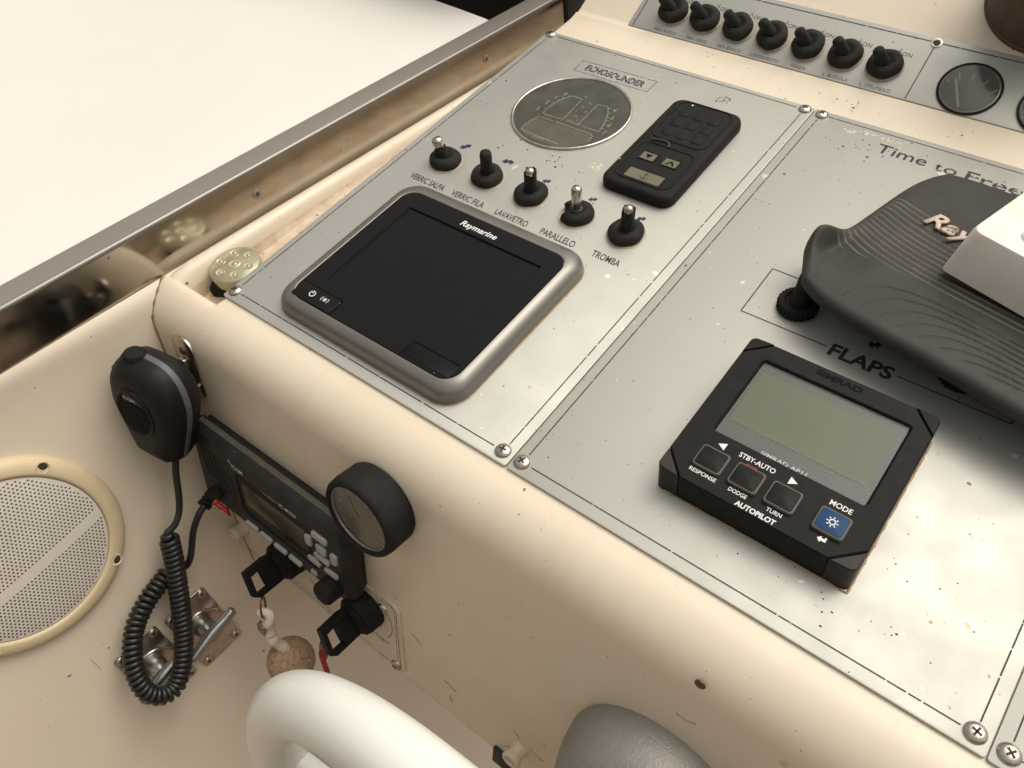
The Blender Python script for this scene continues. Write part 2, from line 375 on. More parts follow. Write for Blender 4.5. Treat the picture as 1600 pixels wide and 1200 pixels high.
def helix(pts, rad, pitch, seg=14):
    """points of a coil wound round a polyline"""
    P = [Vector(p) for p in pts]; d = [0.0]
    for i in range(1, len(P)): d.append(d[-1] + (P[i] - P[i - 1]).length)
    tot = d[-1]; N = int(tot / pitch * seg); out = []
    a = None; i = 0
    for k in range(N + 1):
        s = tot * k / N
        while i < len(P) - 2 and d[i + 1] < s: i += 1
        t = (s - d[i]) / max(1e-9, d[i + 1] - d[i]); c = P[i].lerp(P[i + 1], t)
        T = (P[i + 1] - P[i]).normalized()
        if a is None: a = T.orthogonal().normalized()
        a = (a - T * a.dot(T)).normalized(); b = T.cross(a); th = 2 * math.pi * k / seg
        e = min(1.0, s / 6, (tot - s) / 6) if tot > 12 else 1.0
        out.append(c + (a * math.cos(th) + b * math.sin(th)) * rad * max(0.15, e))
    return out

def strip(p, q, wd, z=0.0):
    dx, dy = q[0] - p[0], q[1] - p[1]; l = math.hypot(dx, dy) or 1; nx, ny = -dy / l * wd / 2, dx / l * wd / 2
    return [(p[0] + nx, p[1] + ny, z), (p[0] - nx, p[1] - ny, z), (q[0] - nx, q[1] - ny, z), (q[0] + nx, q[1] + ny, z)], [(0, 1, 2, 3)]

def polyline(P, wd, z=0.0, closed=False):
    Q = list(P) + ([P[0]] if closed else [])
    return join(*[strip(Q[i], Q[i + 1], wd, z) for i in range(len(Q) - 1)])

def worn_line(p, q, wd, z, gap=0.1, seed=0):
    r = random.Random(seed); L = math.hypot(q[0] - p[0], q[1] - p[1]); s = 0; out = []
    while s < L:
        a = r.choice((6, 14, 30, 55)) * r.uniform(.6, 1.3); e = min(L, s + a)
        f0, f1 = s / L, e / L
        out.append(strip((p[0] + (q[0] - p[0]) * f0, p[1] + (q[1] - p[1]) * f0), (p[0] + (q[0] - p[0]) * f1, p[1] + (q[1] - p[1]) * f1), wd, z))
        s = e + r.uniform(.5, 2.6) * (gap * 10)
    return join(*out)

def text_mesh(body, size, shear=0.0, xs=1.0, bold=0.0, align='LEFT', space=1.0):
    c = bpy.data.curves.new("t", 'FONT'); c.body = body; c.size = size * MM; c.shear = shear
    c.align_x = align; c.offset = bold * MM; c.space_character = space; c.resolution_u = 3
    o = bpy.data.objects.new("t", c); COL.objects.link(o)
    dg = bpy.context.evaluated_depsgraph_get()
    me = bpy.data.meshes.new_from_object(o.evaluated_get(dg))
    bpy.data.objects.remove(o); bpy.data.curves.remove(c)
    if xs != 1.0: me.transform(Matrix.Diagonal((xs, 1, 1, 1)))
    return me

def text(body, x, y, z, size, m, parent, shear=0.0, width=None, bold=0.0, rz=0.0, align='LEFT', space=1.0, name="lettering", thick=0.0):
    """flat printed lettering; width (mm) stretches or condenses it to that run"""
    me = text_mesh(body, size, shear, 1.0, bold, 'LEFT', space)
    xs = [v.co.x for v in me.vertices]; x0, x1 = min(xs), max(xs)
    k = (width * MM / (x1 - x0)) if width else 1.0
    me.transform(Matrix.Diagonal((k, 1, 1, 1)) @ Matrix.Translation((-x0, 0, 0)))
    wdt = (x1 - x0) * k
    if align == 'CENTER': me.transform(Matrix.Translation((-wdt / 2, 0, 0)))
    if thick:
        import bmesh
        bm = bmesh.new(); bm.from_mesh(me)
        g = bmesh.ops.extrude_face_region(bm, geom=bm.faces[:])
        bmesh.ops.translate(bm, vec=(0, 0, thick * MM), verts=[e for e in g['geom'] if isinstance(e, bmesh.types.BMVert)])
        bmesh.ops.recalc_face_normals(bm, faces=bm.faces[:])
        bm.to_mesh(me); bm.free()
    me.materials.clear(); me.materials.append(M[m])
    o = bpy.data.objects.new(name, me); COL.objects.link(o); o.parent = parent
    o.matrix_local = Matrix.Translation((x * MM, y * MM, z * MM)) @ Matrix.Rotation(rz, 4, 'Z')
    return o

def copy_tree(o, parent=None):
    c = o.copy(); COL.objects.link(c); c.parent = parent
    if parent is not None: c.matrix_local = o.matrix_local.copy()
    for ch in list(o.children): copy_tree(ch, c)
    return c

# frames: front face of the dash, side wall, upper switch panel
TH = 1.30
U = Vector((1, 0, 0)); DN = Vector((0, -math.cos(TH), -math.sin(TH))); NF = Vector((0, -math.sin(TH), math.cos(TH)))
P0 = Vector((0, -50, -60))
def face_pt(u, d, off): return P0 + U * u + DN * d + NF * off
def face_frame(u, d, off=0): return Fr(face_pt(u, d, off), U, -DN, NF)
NW = Vector((1, 0, 0.3)).normalized(); DW = Vector((0.3, 0, -1)).normalized(); W0 = Vector((-60, 0, 0))
def wall_pt(v, s, off): return W0 + Vector((0, v, 0)) + DW * s + NW * off
def wall_frame(v, s, off=0): return Fr(wall_pt(v, s, off), (0, 1, 0), -DW, NW)
PHI, V1 = 0.4177, 446.5
UY = Vector((0, math.cos(PHI), math.sin(PHI))); UZ = Vector((0, -math.sin(PHI), math.cos(PHI)))
def up_pt(u, wv, off=0): return Vector((0, V1, 0)) + U * u + UY * wv + UZ * off
def up_frame(u, wv, off=0): return Fr(up_pt(u, wv, off), U, UY, UZ)
def zs(v): return -4 - 0.128 * v       # height of the steel trim's lower edge along the boat

# ================================================================== THE SETTING
# ---- dash moulding
def nose_profile():
    P = []
    Rr, vs = 34.0, -8.0
    cz = -2.2 - Rr
    for i in range(15):
        a = TH * i / 14
        P.append((vs - Rr * math.sin(a), cz + Rr * math.cos(a)))
    e = face_pt(0, 178, 0); P.append((e.y, e.z))
    e = face_pt(0, 183, -0.6); P.append((e.y, e.z)); e = face_pt(0, 185.5, -3); P.append((e.y, e.z))
    e = face_pt(0, 185.5, -120); P.append((e.y, e.z))
    return P
# keep the arc and the flat face tangent: shift the arc so that its end lies on the face
_np = nose_profile()
_e = _np[14]; _f = face_pt(0, 0, 0); _t = (_e[1] - _f.z) / DN.z; _dv = (_f.y + DN.y * _t) - _e[0]
_np = [(v + _dv, z) for v, z in _np[:15]] + _np[15:]
top = [(V1 + math.cos(PHI) * 420 + math.sin(PHI) * 2.2, math.sin(PHI) * 420 - math.cos(PHI) * 2.2)]
for wv, dz in ((60, 0), (14, 0), (5, 0.0)):
    top.append((V1 + math.cos(PHI) * wv + math.sin(PHI) * 2.2, math.sin(PHI) * wv - 2.2 * math.cos(PHI) + dz))
top += [(V1 + 2.0, -1.3), (V1 - 1.5, 0.0), (V1 - 5, -1.2), (V1 - 12, -2.1), (V1 - 20, -2.2), (200, -2.2), (20, -2.2), (0, -2.2)]
full = top + _np
us = [2.0, 2.6, 4, 60, 200, 400, 700, 1000]
v, f = [], []
for k, uu in enumerate(us):
    for (a, b) in full:
        v.append((uu, a, b - ((1.2 if k == 0 else 0.35 if k == 1 else 0) if a > -3 else 0)))
n_ = len(full)
for k in range(len(us) - 1):
    for i in range(n_ - 1): f.append((k * n_ + i, k * n_ + i + 1, (k + 1) * n_ + i + 1, (k + 1) * n_ + i))
# side drop into the gutter
base = len(v)
for (a, b) in top: v.append((2.0, a, b - 1.2 - 120))
for i in range(len(top) - 1): f.append((i, base + i, base + i + 1, i + 1))
body = (v, f)
# nose end that runs on to the side wall, with its rounded top edge above the gutter
nl = [(-5.5, -70), (-6.0, -12), (-6.6, -7), (-8.4, -4.0), (-11, -2.7)] + [p for p in _np if p[0] < -13]
us2 = [-130, -60, -20, 2.0]
v, f = [], []
for uu in us2:
    for (a, b) in nl: v.append((uu, a, b))
n2 = len(nl)
for k in range(len(us2) - 1):
    for i in range(n2 - 1): f.append((k * n2 + i, k * n2 + i + 1, (k + 1) * n2 + i + 1, (k + 1) * n2 + i))
dash = single("dashboard", join(body, (v, f)), "cream", sharp=50, kind="structure",
              label="cream fibreglass dashboard moulding with rounded front nose", cat="dashboard")

# ---- gutter along the steel trim, with a rounded cream bead
sec = [(-61, -3), (-59.5, 0.6), (-57, 2.6), (-54, 3.2), (-51, 2.6), (-48.4, 0.6), (-46.6, -2.5), (-45.4, -6), (-43.5, -8.2), (-39, -9), (-25, -9.6), (-10, -10.5), (3, -11)]
v, f = [], []
vs_ = [-16, -6, 10, 40, 120, 200, 300, 420, 560, 760]
for vv in vs_:
    for (a, b) in sec: v.append((a, vv, zs(vv) + b - (15 if a > -44 else 5 if a > -46 else 0) * min(1, max(0, 1 - vv / 170)) - (8 if vv < -10 else 2.5 if vv < 0 else 0)))
n_ = len(sec)
for k in range(len(vs_) - 1):
    for i in range(n_ - 1): f.append((k * n_ + i, k * n_ + i + 1, (k + 1) * n_ + i + 1, (k + 1) * n_ + i))
bead_f = [q for q in f if (q[0] % n_) < 7]; floor_f = [q for q in f if (q[0] % n_) >= 7]
gut = single("gutter", (v, floor_f), "gutter", sharp=60, kind="structure", label="dirty cream gutter floor beside the instrument panel", cat="gutter")
single("moulded_bead", (v, bead_f), "cream", sharp=60, label="rounded cream bead running along the foot of the steel trim", cat="bead", kind="structure")

# ---- side wall
def wall_u(vv, z):
    dz = min(0.0, z - zs(vv)); pl = -60 - 0.3 * z
    bul = 4.2 * math.exp(dz / 9.0) + 8.5 * (1 - math.exp(dz / 5.0)) * math.exp(dz / 22.0)
    return pl + bul + (-60 - (pl + 4.2)) * math.exp(dz / 6.0)
v, f = [], []
dzs = [0, -1, -3, -6, -10, -15, -22, -32, -45, -60, -90, -150, -300, -600, -900]
vs_ = [-900, -500, -300, -200, -120, -60, 0, 60, 150, 400]
for vv in vs_:
    for dz in dzs:
        z = zs(vv) + dz
        bul = 4.2 * math.exp(dz / 9.0) + 8.5 * (1 - math.exp(dz / 5.0)) * math.exp(dz / 22.0)
        pl = -60 - 0.3 * z
        uu = pl + bul + (-60 - (pl + 4.2)) * math.exp(dz / 6.0)
        v.append((uu, vv, z))
n_ = len(dzs)
for k in range(len(vs_) - 1):
    for i in range(n_ - 1): f.append((k * n_ + i, (k + 1) * n_ + i, (k + 1) * n_ + i + 1, k * n_ + i + 1))
single("side_wall", (v, f), "wall", sharp=60, kind="structure", label="cream fibreglass side wall of the helm", cat="wall")
# dirt line in the crease between dash nose and side wall
crease = []
for (a, b) in [p for p in _np if p[0] < -9]:
    if b > -240: crease.append((wall_u(a, b), a, b))
cr = spline(crease, 3)
single("crease_dirt", tube(cr, [.85 + .3 * math.sin(i * .7) for i in range(len(cr))], 8), "sealdark", label="brown dirt line in the corner between dash nose and side wall", cat="dirt", kind="stuff")

# ---- white deck outside the steel trim
v, f = [], []
uu_ = [-83, -95, -130, -200, -320, -500, -760, -1200, -2000]
vv_ = list(range(-900, 480, 60))
for a in uu_:
    for b in vv_:
        o = -(a + 83)
        v.append((a, b, zs(b) + 41.0 + 0.05 * o - 2.5 * math.exp(-o / 12) + 3.0 * math.sin(b * 0.011 + a * 0.006) * min(1, o / 150)))
n_ = len(vv_)
for k in range(len(uu_) - 1):
    for i in range(n_ - 1): f.append((k * n_ + i, k * n_ + i + 1, (k + 1) * n_ + i + 1, (k + 1) * n_ + i))
single("side_deck", (v, f), "deck", sharp=80, kind="structure", label="bright white side deck beyond the steel trim", cat="deck")

# ---- unseen cockpit floor far below, added so the steel trim reflects it
sole = bpy.data.meshes.new("unseen_floor")
sole.from_pydata([(-3, -4, 0), (4, -4, 0), (4, 3, 0), (-3, 3, 0)], [], [(0, 1, 2, 3)]); sole.materials.append(M['wall'])
sole.materials.clear(); sole.materials.append(M['floor'])
so = bpy.data.objects.new("floor", sole); COL.objects.link(so); so.location = (0, 0, 0.02)
tag(so, "unseen cockpit floor added under the helm for reflections", "floor", kind="structure")

# ---- steel trim strip
t = thing("steel_trim", "long tarnished stainless steel trim strip between white deck and dashboard", "trim", Fr((-60, 0, 0)))
def trim_sweep(sec, v0=-900, v1=760):
    st = [v0, -300, 0, 200, 400, v1]; n = len(sec)
    vv, ff = [], []
    for s in st:
        for a, b in sec: vv.append((a, s, zs(s) + b))
    for k in range(len(st) - 1):
        for i in range(n - 1): ff.append((k * n + i, k * n + i + 1, (k + 1) * n + i + 1, (k + 1) * n + i))
    return vv, ff
part("face_strip", trim_sweep([(-1.5, 0.2), (-0.2, 0.4), (0, 1), (0, 40.2)]), "steel", t)
part("rolled_edge", trim_sweep([(0, 40.2), (0.5, 40.9), (0.6, 42.2), (0.1, 43.4), (-1.0, 44.2), (-2.4, 44.4)]), "bezel", t, sharp=80)
part("top_flange", trim_sweep([(-2.4, 44.4), (-22.5, 44.0), (-23.6, 43.6), (-24, 42.6), (-24, 40)]), "steel_flange", t)
for sv, sz in ((88, 6), (376, -29.3)):
    Fm = Matrix.Translation((0, sv * MM, sz * MM)) @ Matrix.Rotation(R_(90), 4, 'Y')
    s_ = part("screw", lathe([(4.2, 0), (4.2, 0.4), (3.4, 0.9), (0.6, 1.1)], 20), "steel_flange", t, F=Fm)
    part("cross_slot", join(box(-2.2, 2.2, -.45, .45, 0.6, 1.25), box(-.45, .45, -2.2, 2.2, 0.6, 1.25)), "slot", s_)
part("black_block", at(rbox(40, 30, 0, 3, 2, 1), 0, 0, 0), "tape", t, F=Matrix.Translation((0, 0.530, -0.046)) @ Matrix.Rotation(R_(90), 4, 'Y') @ Matrix.Rotation(R_(90), 4, 'Z'))  # flat black block for the dark square on the strip
# ---- black frame at the far end of the deck
fr_ = [(-3000, 0), (-34, 0), (-12, 6), (0, 20), (0, 160), (-3000, 160)]
single("windscreen_frame", prism([(a, b + 462) for a, b in fr_], -60, 120, 0), "tape", Fr((-84, 0, 0)),
       label="black windscreen frame at the far end of the white deck", cat="frame")

# ================================================================== INSTRUMENT PLATES
SCREW = None
def screw_at(parent, x, y, z=0.0, r=4.0, rot=0.4):
    global SCREW
    if SCREW is None:
        a = make_mesh("screw", lathe([(r + .2, 0), (r, 0.7), (r * .86, 1.5), (r * .55, 2.1), (r * .2, 2.35)], 22)); a.materials.append(M['screw'])
        b = make_mesh("cross_slot", join(box(-2.1, 2.1, -.5, .5, 1.4, 2.5), box(-.5, .5, -2.1, 2.1, 1.4, 2.5)), None); b.materials.append(M['slot'])
        SCREW = (a, b)
    F = Matrix.Translation((x * MM, y * MM, z * MM)) @ Matrix.Rotation(rot, 4, 'Z') @ Matrix.Diagonal((r / 4, r / 4, r / 4, 1))
    s = part("screw", None, None, parent, F=F, mesh=SCREW[0])
    part("cross_slot", None, None, s, mesh=SCREW[1])
    return s

H1, WA, WB = 405.0, 265.3, 268.9
def plate_mesh(w_, h_, zt=0.0, zb=-2.1):
    return at(rbox(w_, h_, zb, zt, 1.5, 0.25, 3, 2), w_ / 2, h_ / 2, 0)
def plate_thing(name, label, x0, w_, h_, F=None):
    t = thing(name, label, "instrument panel", F or Fr((x0, 0, 0)))
    part("plate", plate_mesh(w_, h_), "plate", t)
    return t
# --- left plate
p1 = plate_thing("instrument_panel", "silver instrument panel carrying the round echosounder dial and five toggle switches", 0.2, WA, H1)
Z1 = 0.12
for k, (a, b) in enumerate([((12, 400), (252, 400)), ((5.6, 14), (5.6, 392)), ((12, 7.8), (251, 7.8)), ((258.2, 14), (258.2, 393))]):
    part("border_line", worn_line(a, b, 0.75, Z1, 0.08, k), "ink", p1, None)
for k, (a, b) in enumerate([(5.4, 400.2), (258.6, 400), (5.5, 7.6), (257.8, 7.8)]): screw_at(p1, a, b, 0, 4.5, 0.3 + k)
# echosounder caption in a slanted frame
part("caption_frame", polyline([(59, 361.5), (134.5, 362.5), (134, 379.5), (58.5, 377.5)], 0.6, Z1, True), "ink_thin", p1, None)
text("ECHOSOUNDER", 67, 366.2, Z1, 11.5, "ink_worn", p1, shear=-0.02, width=60, bold=0.34)
for s_, x0, x1 in (("VERRIC SALPA", 28.5, 65), ("VERRIC FILA", 72.5, 105.5), ("LAVAVETRO", 116.8, 147.5), ("PARALLELO", 159.6, 190.6), ("TROMBA", 205.5, 229.5)):
    text(s_, x0 + .8, 172.6, Z1, 8.9, "ink", p1, shear=-0.2, width=x1 - x0, bold=0.1)
def arrow_poly(kind):
    if kind == 'bent': return [(-5.4, -3.6), (-4.6, 2.6), (-2.2, 1.2), (0.6, 4.6), (5.6, 4.2), (4.8, -1.2), (2.4, 0.2), (-0.4, -3.6)]
    return [(-4.6, 0), (-1, 3.2), (-0.6, 1.3), (1.6, 1.5), (1.4, 3.4), (4.6, 0.2), (1, -3), (0.8, -1.3), (-1.2, -1.4), (-1.2, -3.2)]
def flat_poly(P, z=0.0, flip=False):
    return [(x, y, z) for x, y in P], [tuple(range(len(P)))]
for x, y, kd, rz in ((45.2, 226, 'bent', .3), (88.8, 227.6, 'bent', -.3), (130.9, 223.7, 'dbl', .5), (174.2, 223.7, 'dbl', .5), (217.2, 223.4, 'dbl', .5)):
    part("printed_arrow", at(flat_poly([(px * .8, py * .8) for px, py in arrow_poly(kd)]), x, y, Z1 + .03, rz), "navy", p1, None)
part("printed_symbol", join(polyline([(191.5, 376.5), (191.5, 383), (196, 386.5), (201, 385), (200.5, 378.5)], .7, Z1), polyline([(196, 386.5), (196.5, 380), (191.5, 376.5)], .6, Z1), polyline([(196.5, 380), (201, 385)], .6, Z1)), "ink_thin", p1, None)
# --- middle plate
p2 = plate_thing("instrument_panel", "silver instrument panel with FLAPS lettering, beneath the grey rubber cover", 266.3, WB, H1)
X2 = 266.3
for k, (a, b) in enumerate([((279 - X2, 399.4), (520 - X2, 399.4)), ((272.8 - X2, 14), (272.8 - X2, 392)), ((279 - X2, 7.8), (522 - X2, 7.8)), ((528.4 - X2, 14), (528.4 - X2, 392))]):
    part("border_line", worn_line(a, b, 0.75, Z1, 0.05, 10 + k), "ink", p2, None)
for k, (a, b) in enumerate([(273.4, 399.2), (528.2, 399.5), (272.3, 7.8), (528.2, 8.1)]): screw_at(p2, a - X2, b, 0, 4.5, 0.9 + 1.7 * k)
for a, b in (((345, 225.3), (320, 225.3)), ((320, 225.3), (320.6, 180.3)), ((320.6, 180.3), (378.6, 181)), ((422.5, 181), (486.5, 181.6)), ((486.5, 181.6), (487, 225.5)), ((487, 225.5), (460, 225.5))):
    part("frame_line", strip((a[0] - X2, a[1]), (b[0] - X2, b[1]), 0.8, Z1), "ink", p2, None)
text("FLAPS", 381 - X2, 175.6, Z1, 14.2, "ink", p2, shear=0.04, width=39, bold=0.42, rz=R_(0.4))
text("Time", 326 - X2, 375.6, Z1, 15.5, "ink", p2, shear=0.0, width=37, bold=0.1)
text("to", 369 - X2, 375.0, Z1, 14.5, "ink_worn", p2, shear=0.0, width=16, bold=0.05)
text("Free", 391 - X2, 374.5, Z1, 15.5, "ink_worn", p2, shear=0.0, width=39, bold=0.16)
part("printed_arrow", at(flat_poly(arrow_poly('dbl')), 402 - X2, 197, Z1 + .03, .5), "navy", p2, None)
for (x, y, sx, sy, k) in ((300, 394, 5, 2.6, 1), (314, 397, 6, 2.2, 2), (331, 396.5, 8, 2.2, 3)):
    r = random.Random(k)
    part("flaked_patch", at(flat_poly([(sx * (1 + .5 * r.random()) * math.cos(i * .7), sy * (1 + .5 * r.random()) * math.sin(i * .7)) for i in range(9)]), x - X2, y - 4, .08 + k * .01), "flake", p2, None)
part("flaked_patch", at(flat_poly([(6 * math.cos(i * .7) * (1 + .4 * (i % 2)), 3.4 * math.sin(i * .7) * (1 + .5 * (i % 3))) for i in range(9)]), 153, 257, .08), "flake", p1, None)
part("flaked_patch", at(flat_poly([(1.2, -3.4), (1.6, 0), (.6, 3.6), (-.9, 3.2), (-1.6, .2), (-.8, -3)]), 98, 225, .1, -.35), "crumb_pale", p1, None)
# --- right plate (only its front corner is in view)
p3 = plate_thing("instrument_panel", "sliver of a third silver panel at the lower right corner", 535.9, 240, H1)
for k, (a, b) in enumerate([((12, 7.8), (228, 7.8)), ((6.6, 14), (6.6, 392))]):
    part("border_line", strip(a, b, 0.75, Z1), "ink", p3, None)
screw_at(p3, 6.8, 7.7, 0, 4.5, 0.9)

# --- upper switch panel
p4 = thing("switch_panel", "long silver switch panel behind the ledge with seven black toggles", "switch panel", up_frame(60.8, 0.6))
part("plate", plate_mesh(560, 59.8), "plate", p4)
part("border_line", worn_line((5, 55), (256, 55), 0.8, Z1, 0.04, 31), "ink", p4, None)
part("border_line", worn_line((262, 55), (540, 55), 0.8, Z1, 0.04, 33), "ink", p4, None)
part("border_line", strip((258.6, 1), (258.6, 50), 0.8, Z1), "ink", p4, None)
part("border_line", strip((4.6, 1), (4.6, 58), 0.8, Z1), "ink", p4, None)
hole_ = part("screw_hole", lathe([(4.2, 0), (4.2, .5), (3.2, .6), (2.6, .2)], 20), "chrome", p4, F=Matrix.Translation((.2586, .0545, 0)))
part("hole_bottom", lathe([(2.6, .22), (.2, .24)], 16), "slot", hole_)
for s_, x0, x1 in (("FAN. ROSSO", 88, 109.5), ("FAN. VERDE", 121, 141.5), ("FAN. BIANCO", 152.5, 175), ("CORONAMENTO", 183, 210), ("FONDA", 222, 234.6), ("L. BUSSOLA", 250, 271.5), ("L. STRUMENTI", 281.5, 306.5)):
    text(s_, x0 - 60.8, 1.6, Z1, 4.8, "ink", p4, shear=0.05, width=x1 - x0, bold=-0.02)
SWX = [96.8, 129, 161.5, 194.3, 226.8, 259.4, 292.4]
for x in SWX:
    text("ON", x - 60.8 + 7.2, 36.6, Z1, 5.4, "ink", p4, shear=0.05)
    part("printed_symbol", at(join(polyline([(1.5 * math.cos(a), 1.9 * math.sin(a)) for a in [i * .7 for i in range(9)]], .45, 0), strip((0, 1.4), (1.0, 4.2), .45, 0)), x - 60.8 + 4.4, 38.6, Z1), "ink", p4, None)

# ================================================================== TOGGLE SWITCHES
def jag(seed, amp):
    r = random.Random(seed); k = [r.uniform(-1, 1) for _ in range(24)]
    return lambda i: amp * k[i % 24]
def toggle(F, label, kind='boot', tilt=(0, 0), group=None, hgt=26, br=13.2, seed=1):
    t = thing("toggle_switch", label, "switch", F, group)
    if kind != 'nut': part("grime_ring", lathe([(br * 1.1, .03), (br * 1.08, .25), (br * .9, .3)], 30, rfun=lambda rr, a, z: rr * (1 + .02 * math.sin(3 * a + seed))), "flake_solid", t)
    Lt = Matrix.Rotation(tilt[0], 4, 'X') @ Matrix.Rotation(tilt[1], 4, 'Y')
    r = random.Random(seed)
    wob = lambda rr, a, z: rr * (1 + 0.035 * math.sin(2 * a + seed) + 0.02 * math.sin(5 * a + seed * 2))
    if kind != 'nut':
        prof = [(br * .93, 0), (br, 1.2), (br * 1.02, 3.2), (br * .97, 5.2), (br * .84, 7.0), (br * .66, 8.0), (br * .5, 7.8), (br * .38, 6.4), (br * .2, 6.2)]
        vf = lathe(prof, 30, rfun=wob)
        if kind == 'bare':   # torn boot: a bite out of the side
            vv = []
            for (x, y, z) in vf[0]:
                a = math.atan2(y, x); rr = math.hypot(x, y)
                d = abs((a - R_(200) + math.pi) % (2 * math.pi) - math.pi)
                if d < .55 and rr > 4: k = .62 + .3 * (d / .55) + r.uniform(-.04, .04); x, y, z = x * k, y * k, z * (.35 + .5 * d / .55)
                vv.append((x, y, z))
            vf = (vv, vf[1])
        part("rubber_boot", vf, "rubber2", t, 55)
    else:
        rib = lambda rr, a, z: rr + (0.45 * math.cos(26 * a) if rr > br * .93 and .3 < z < 6.5 else 0)
        part("ring_nut", lathe([(br * .94, 0), (br, .6), (br, 6.0), (br * .92, 7.2), (br * .7, 7.4), (br * .62, 6.2), (br * .2, 6)], 104, rfun=rib), "rubber", t, 40)
    def lever(prof, m, nm, n=18, rfun=None):
        part(nm, xf(lathe(prof, n, rfun=rfun), Lt), m, t, 60)
    if kind in ('boot', 'nut'):
        rr = 4.7 if kind == 'boot' else 5.8
        lever([(rr + .9, 5.5), (rr + .3, 9), (rr, 13), (rr, hgt - 3), (rr * .92, hgt - 1.4), (rr * .6, hgt - .3), (.3, hgt)], "rubber2", "lever_sleeve")
    elif kind == 'tip':
        j = jag(seed, 2.0)
        def rf(rr, a, z): return rr
        vf = lathe([(5.8, 5.5), (5.0, 9), (4.8, 13), (4.9, hgt - 5.5), (3.8, hgt - 5.4)], 18, cap1=False)
        vv = [(x, y, z + (j(i % 18) + (2.4 if (i % 18) < 9 else 0) if z > hgt - 6 else 0)) for i, (x, y, z) in enumerate(vf[0])]
        part("lever_sleeve", xf((vv, vf[1]), Lt), "rubber2", t, 60)
        lever([(3.0, 8), (3.2, hgt - 6), (3.6, hgt - 4), (3.6, hgt - 2.6), (2.7, hgt - .9), (.3, hgt)], "chrome", "metal_lever")
    elif kind == 'stub':
        vf = lathe([(5.8, 5), (5.3, 8), (5.2, 13), (4.0, 13)], 18, cap1=False)
        j = jag(seed, 1.3); vv = [(x, y, z + (j(i % 18) if z > 12 else 0)) for i, (x, y, z) in enumerate(vf[0])]
        part("lever_sleeve", xf((vv, vf[1]), Lt), "rubber2", t, 60)
        lever([(3.0, 6), (3.2, 14), (4.2, 17), (4.6, 19.6), (3.6, 22), (.3, 23)], "chrome", "metal_lever")
    elif kind == 'bare':
        lever([(5.0, 5), (4.8, 8), (2.8, 8.4)], "slot", "lever_collar")
        lever([(2.8, 7), (3.2, 12), (3.8, 15), (3.9, hgt - 2.6), (3.0, hgt - .8), (.3, hgt)], "chrome", "metal_lever")
    return t
G5 = "toggle switches under the echosounder dial"
toggle(Fr((44, 202.5, 0)), "toggle switch with torn boot and bare metal ball tip above VERRIC SALPA", 'stub', (0.05, -0.2), G5, 23, seed=2)
toggle(Fr((87.6, 203, 0)), "toggle switch with intact upright black rubber boot above VERRIC FILA", 'boot', (0, 0.10), G5, 27, seed=3)
toggle(Fr((131.2, 203, 0)), "toggle switch with split sleeve showing a metal tip above LAVAVETRO", 'tip', (0, 0.08), G5, 27, seed=5)
toggle(Fr((174.6, 202, 0)), "bare metal toggle lever in a ripped rubber boot above PARALLELO", 'bare', (0, 0.06), G5, 28, br=13.0, seed=7)
toggle(Fr((217.2, 203.2, 0)), "toggle switch with ragged torn sleeve and shiny tip above TROMBA", 'tip', (0, 0.10), G5, 28, seed=11)
toggle(Fr((349.4, 201, 0)), "black toggle with ribbed ring nut at the left end of the FLAPS frame", 'nut', (-.12, 0.08), "flap toggles", 28, 12.8, seed=13)
toggle(Fr((452.5, 199.5, 0)), "black ribbed toggle nut half hidden under the grey rubber cover", 'nut', (0.2, 0), "flap toggles", 17, 12.8, seed=17)
G7 = "row of black toggles on the upper switch panel"
nm = ["FAN. ROSSO", "FAN. VERDE", "FAN. BIANCO", "CORONAMENTO", "FONDA", "L. BUSSOLA", "L. STRUMENTI"]
for k, x in enumerate(SWX):
    toggle(up_frame(x, 24.2, 0.6), "small black rubber toggle above the %s caption on the upper panel" % nm[k].replace("FAN.", "FAN").replace("L. ", "L "),
           'boot', (0.06, -0.42 + .02 * k), G7, 21, 13.4, seed=20 + k)

# ================================================================== ECHOSOUNDER DIAL
t = thing("echosounder_dial", "large round echosounder dial with hazy glass and chrome rim", "gauge", Fr((95.2, 307, 0)))
part("rim", lathe([(51.4, 0), (51.6, .8), (51.0, 1.7), (50.0, 2.0), (49.2, 1.5), (48.9, .5)], 96, cap0=False, cap1=False), "chrome", t, 60)
part("dial_face", lathe([(49.4, .25), (.2, .28)], 72, cap0=False), "dial", t)
part("window", at(flat_poly([(-22, -18.5), (32, -17.2), (36.5, -25), (30, -35), (18, -43.5), (-2, -44), (-17, -42.5), (-24, -37)]), 0, -1, .34), "dial_light", t, None)
LL = [(-21.2, -11.2), (-21.6, -5.4), (-20.8, 4.1), (-17.7, 13.4), (-13.1, 20.5), (-2.9, 20.5), (-0.5, -11.2), (-18.2, -12.6)]
RL = [(13.4, 20.1), (22.8, 21.3), (27.9, 13.7), (32.0, 4.2), (34.3, -4.6), (35.2, -11.3), (14.8, -10.9)]
part("dial_print", join(polyline(LL, .75, .42, True), polyline(RL, .75, .42, True),
     polyline([(-22, -18), (-20, -17.4), (31.5, -16.6), (34.5, -19), (35.2, -26)], .75, .42), polyline([(-22, -18), (-25, -36), (-23, -39.5), (16, -41)], .75, .42),
     *[strip((x, y), (x * 1.09, y * 1.09 + .2), .7, .42) for x, y in ((-21.6, -5.4), (-20.8, 4.1), (-19.5, 9), (-17.7, 13.4), (-15, 18), (24.5, 19), (27.9, 13.7), (30.4, 8), (32, 4.2), (33.6, -1), (34.3, -6))]), "dial_line", t, None)
for s_, x, y in (("3", -30, -11), ("2", -28.5, .5), ("1", -25.2, 9.5), ("0", -21.5, 18), ("4", 29, 17.5), ("5", 33.6, 7.6), ("6", 37, -2.2), ("7", 38.6, -12)):
    text(s_, x, y, .43, 6.5, "dial_line", t, bold=.1)
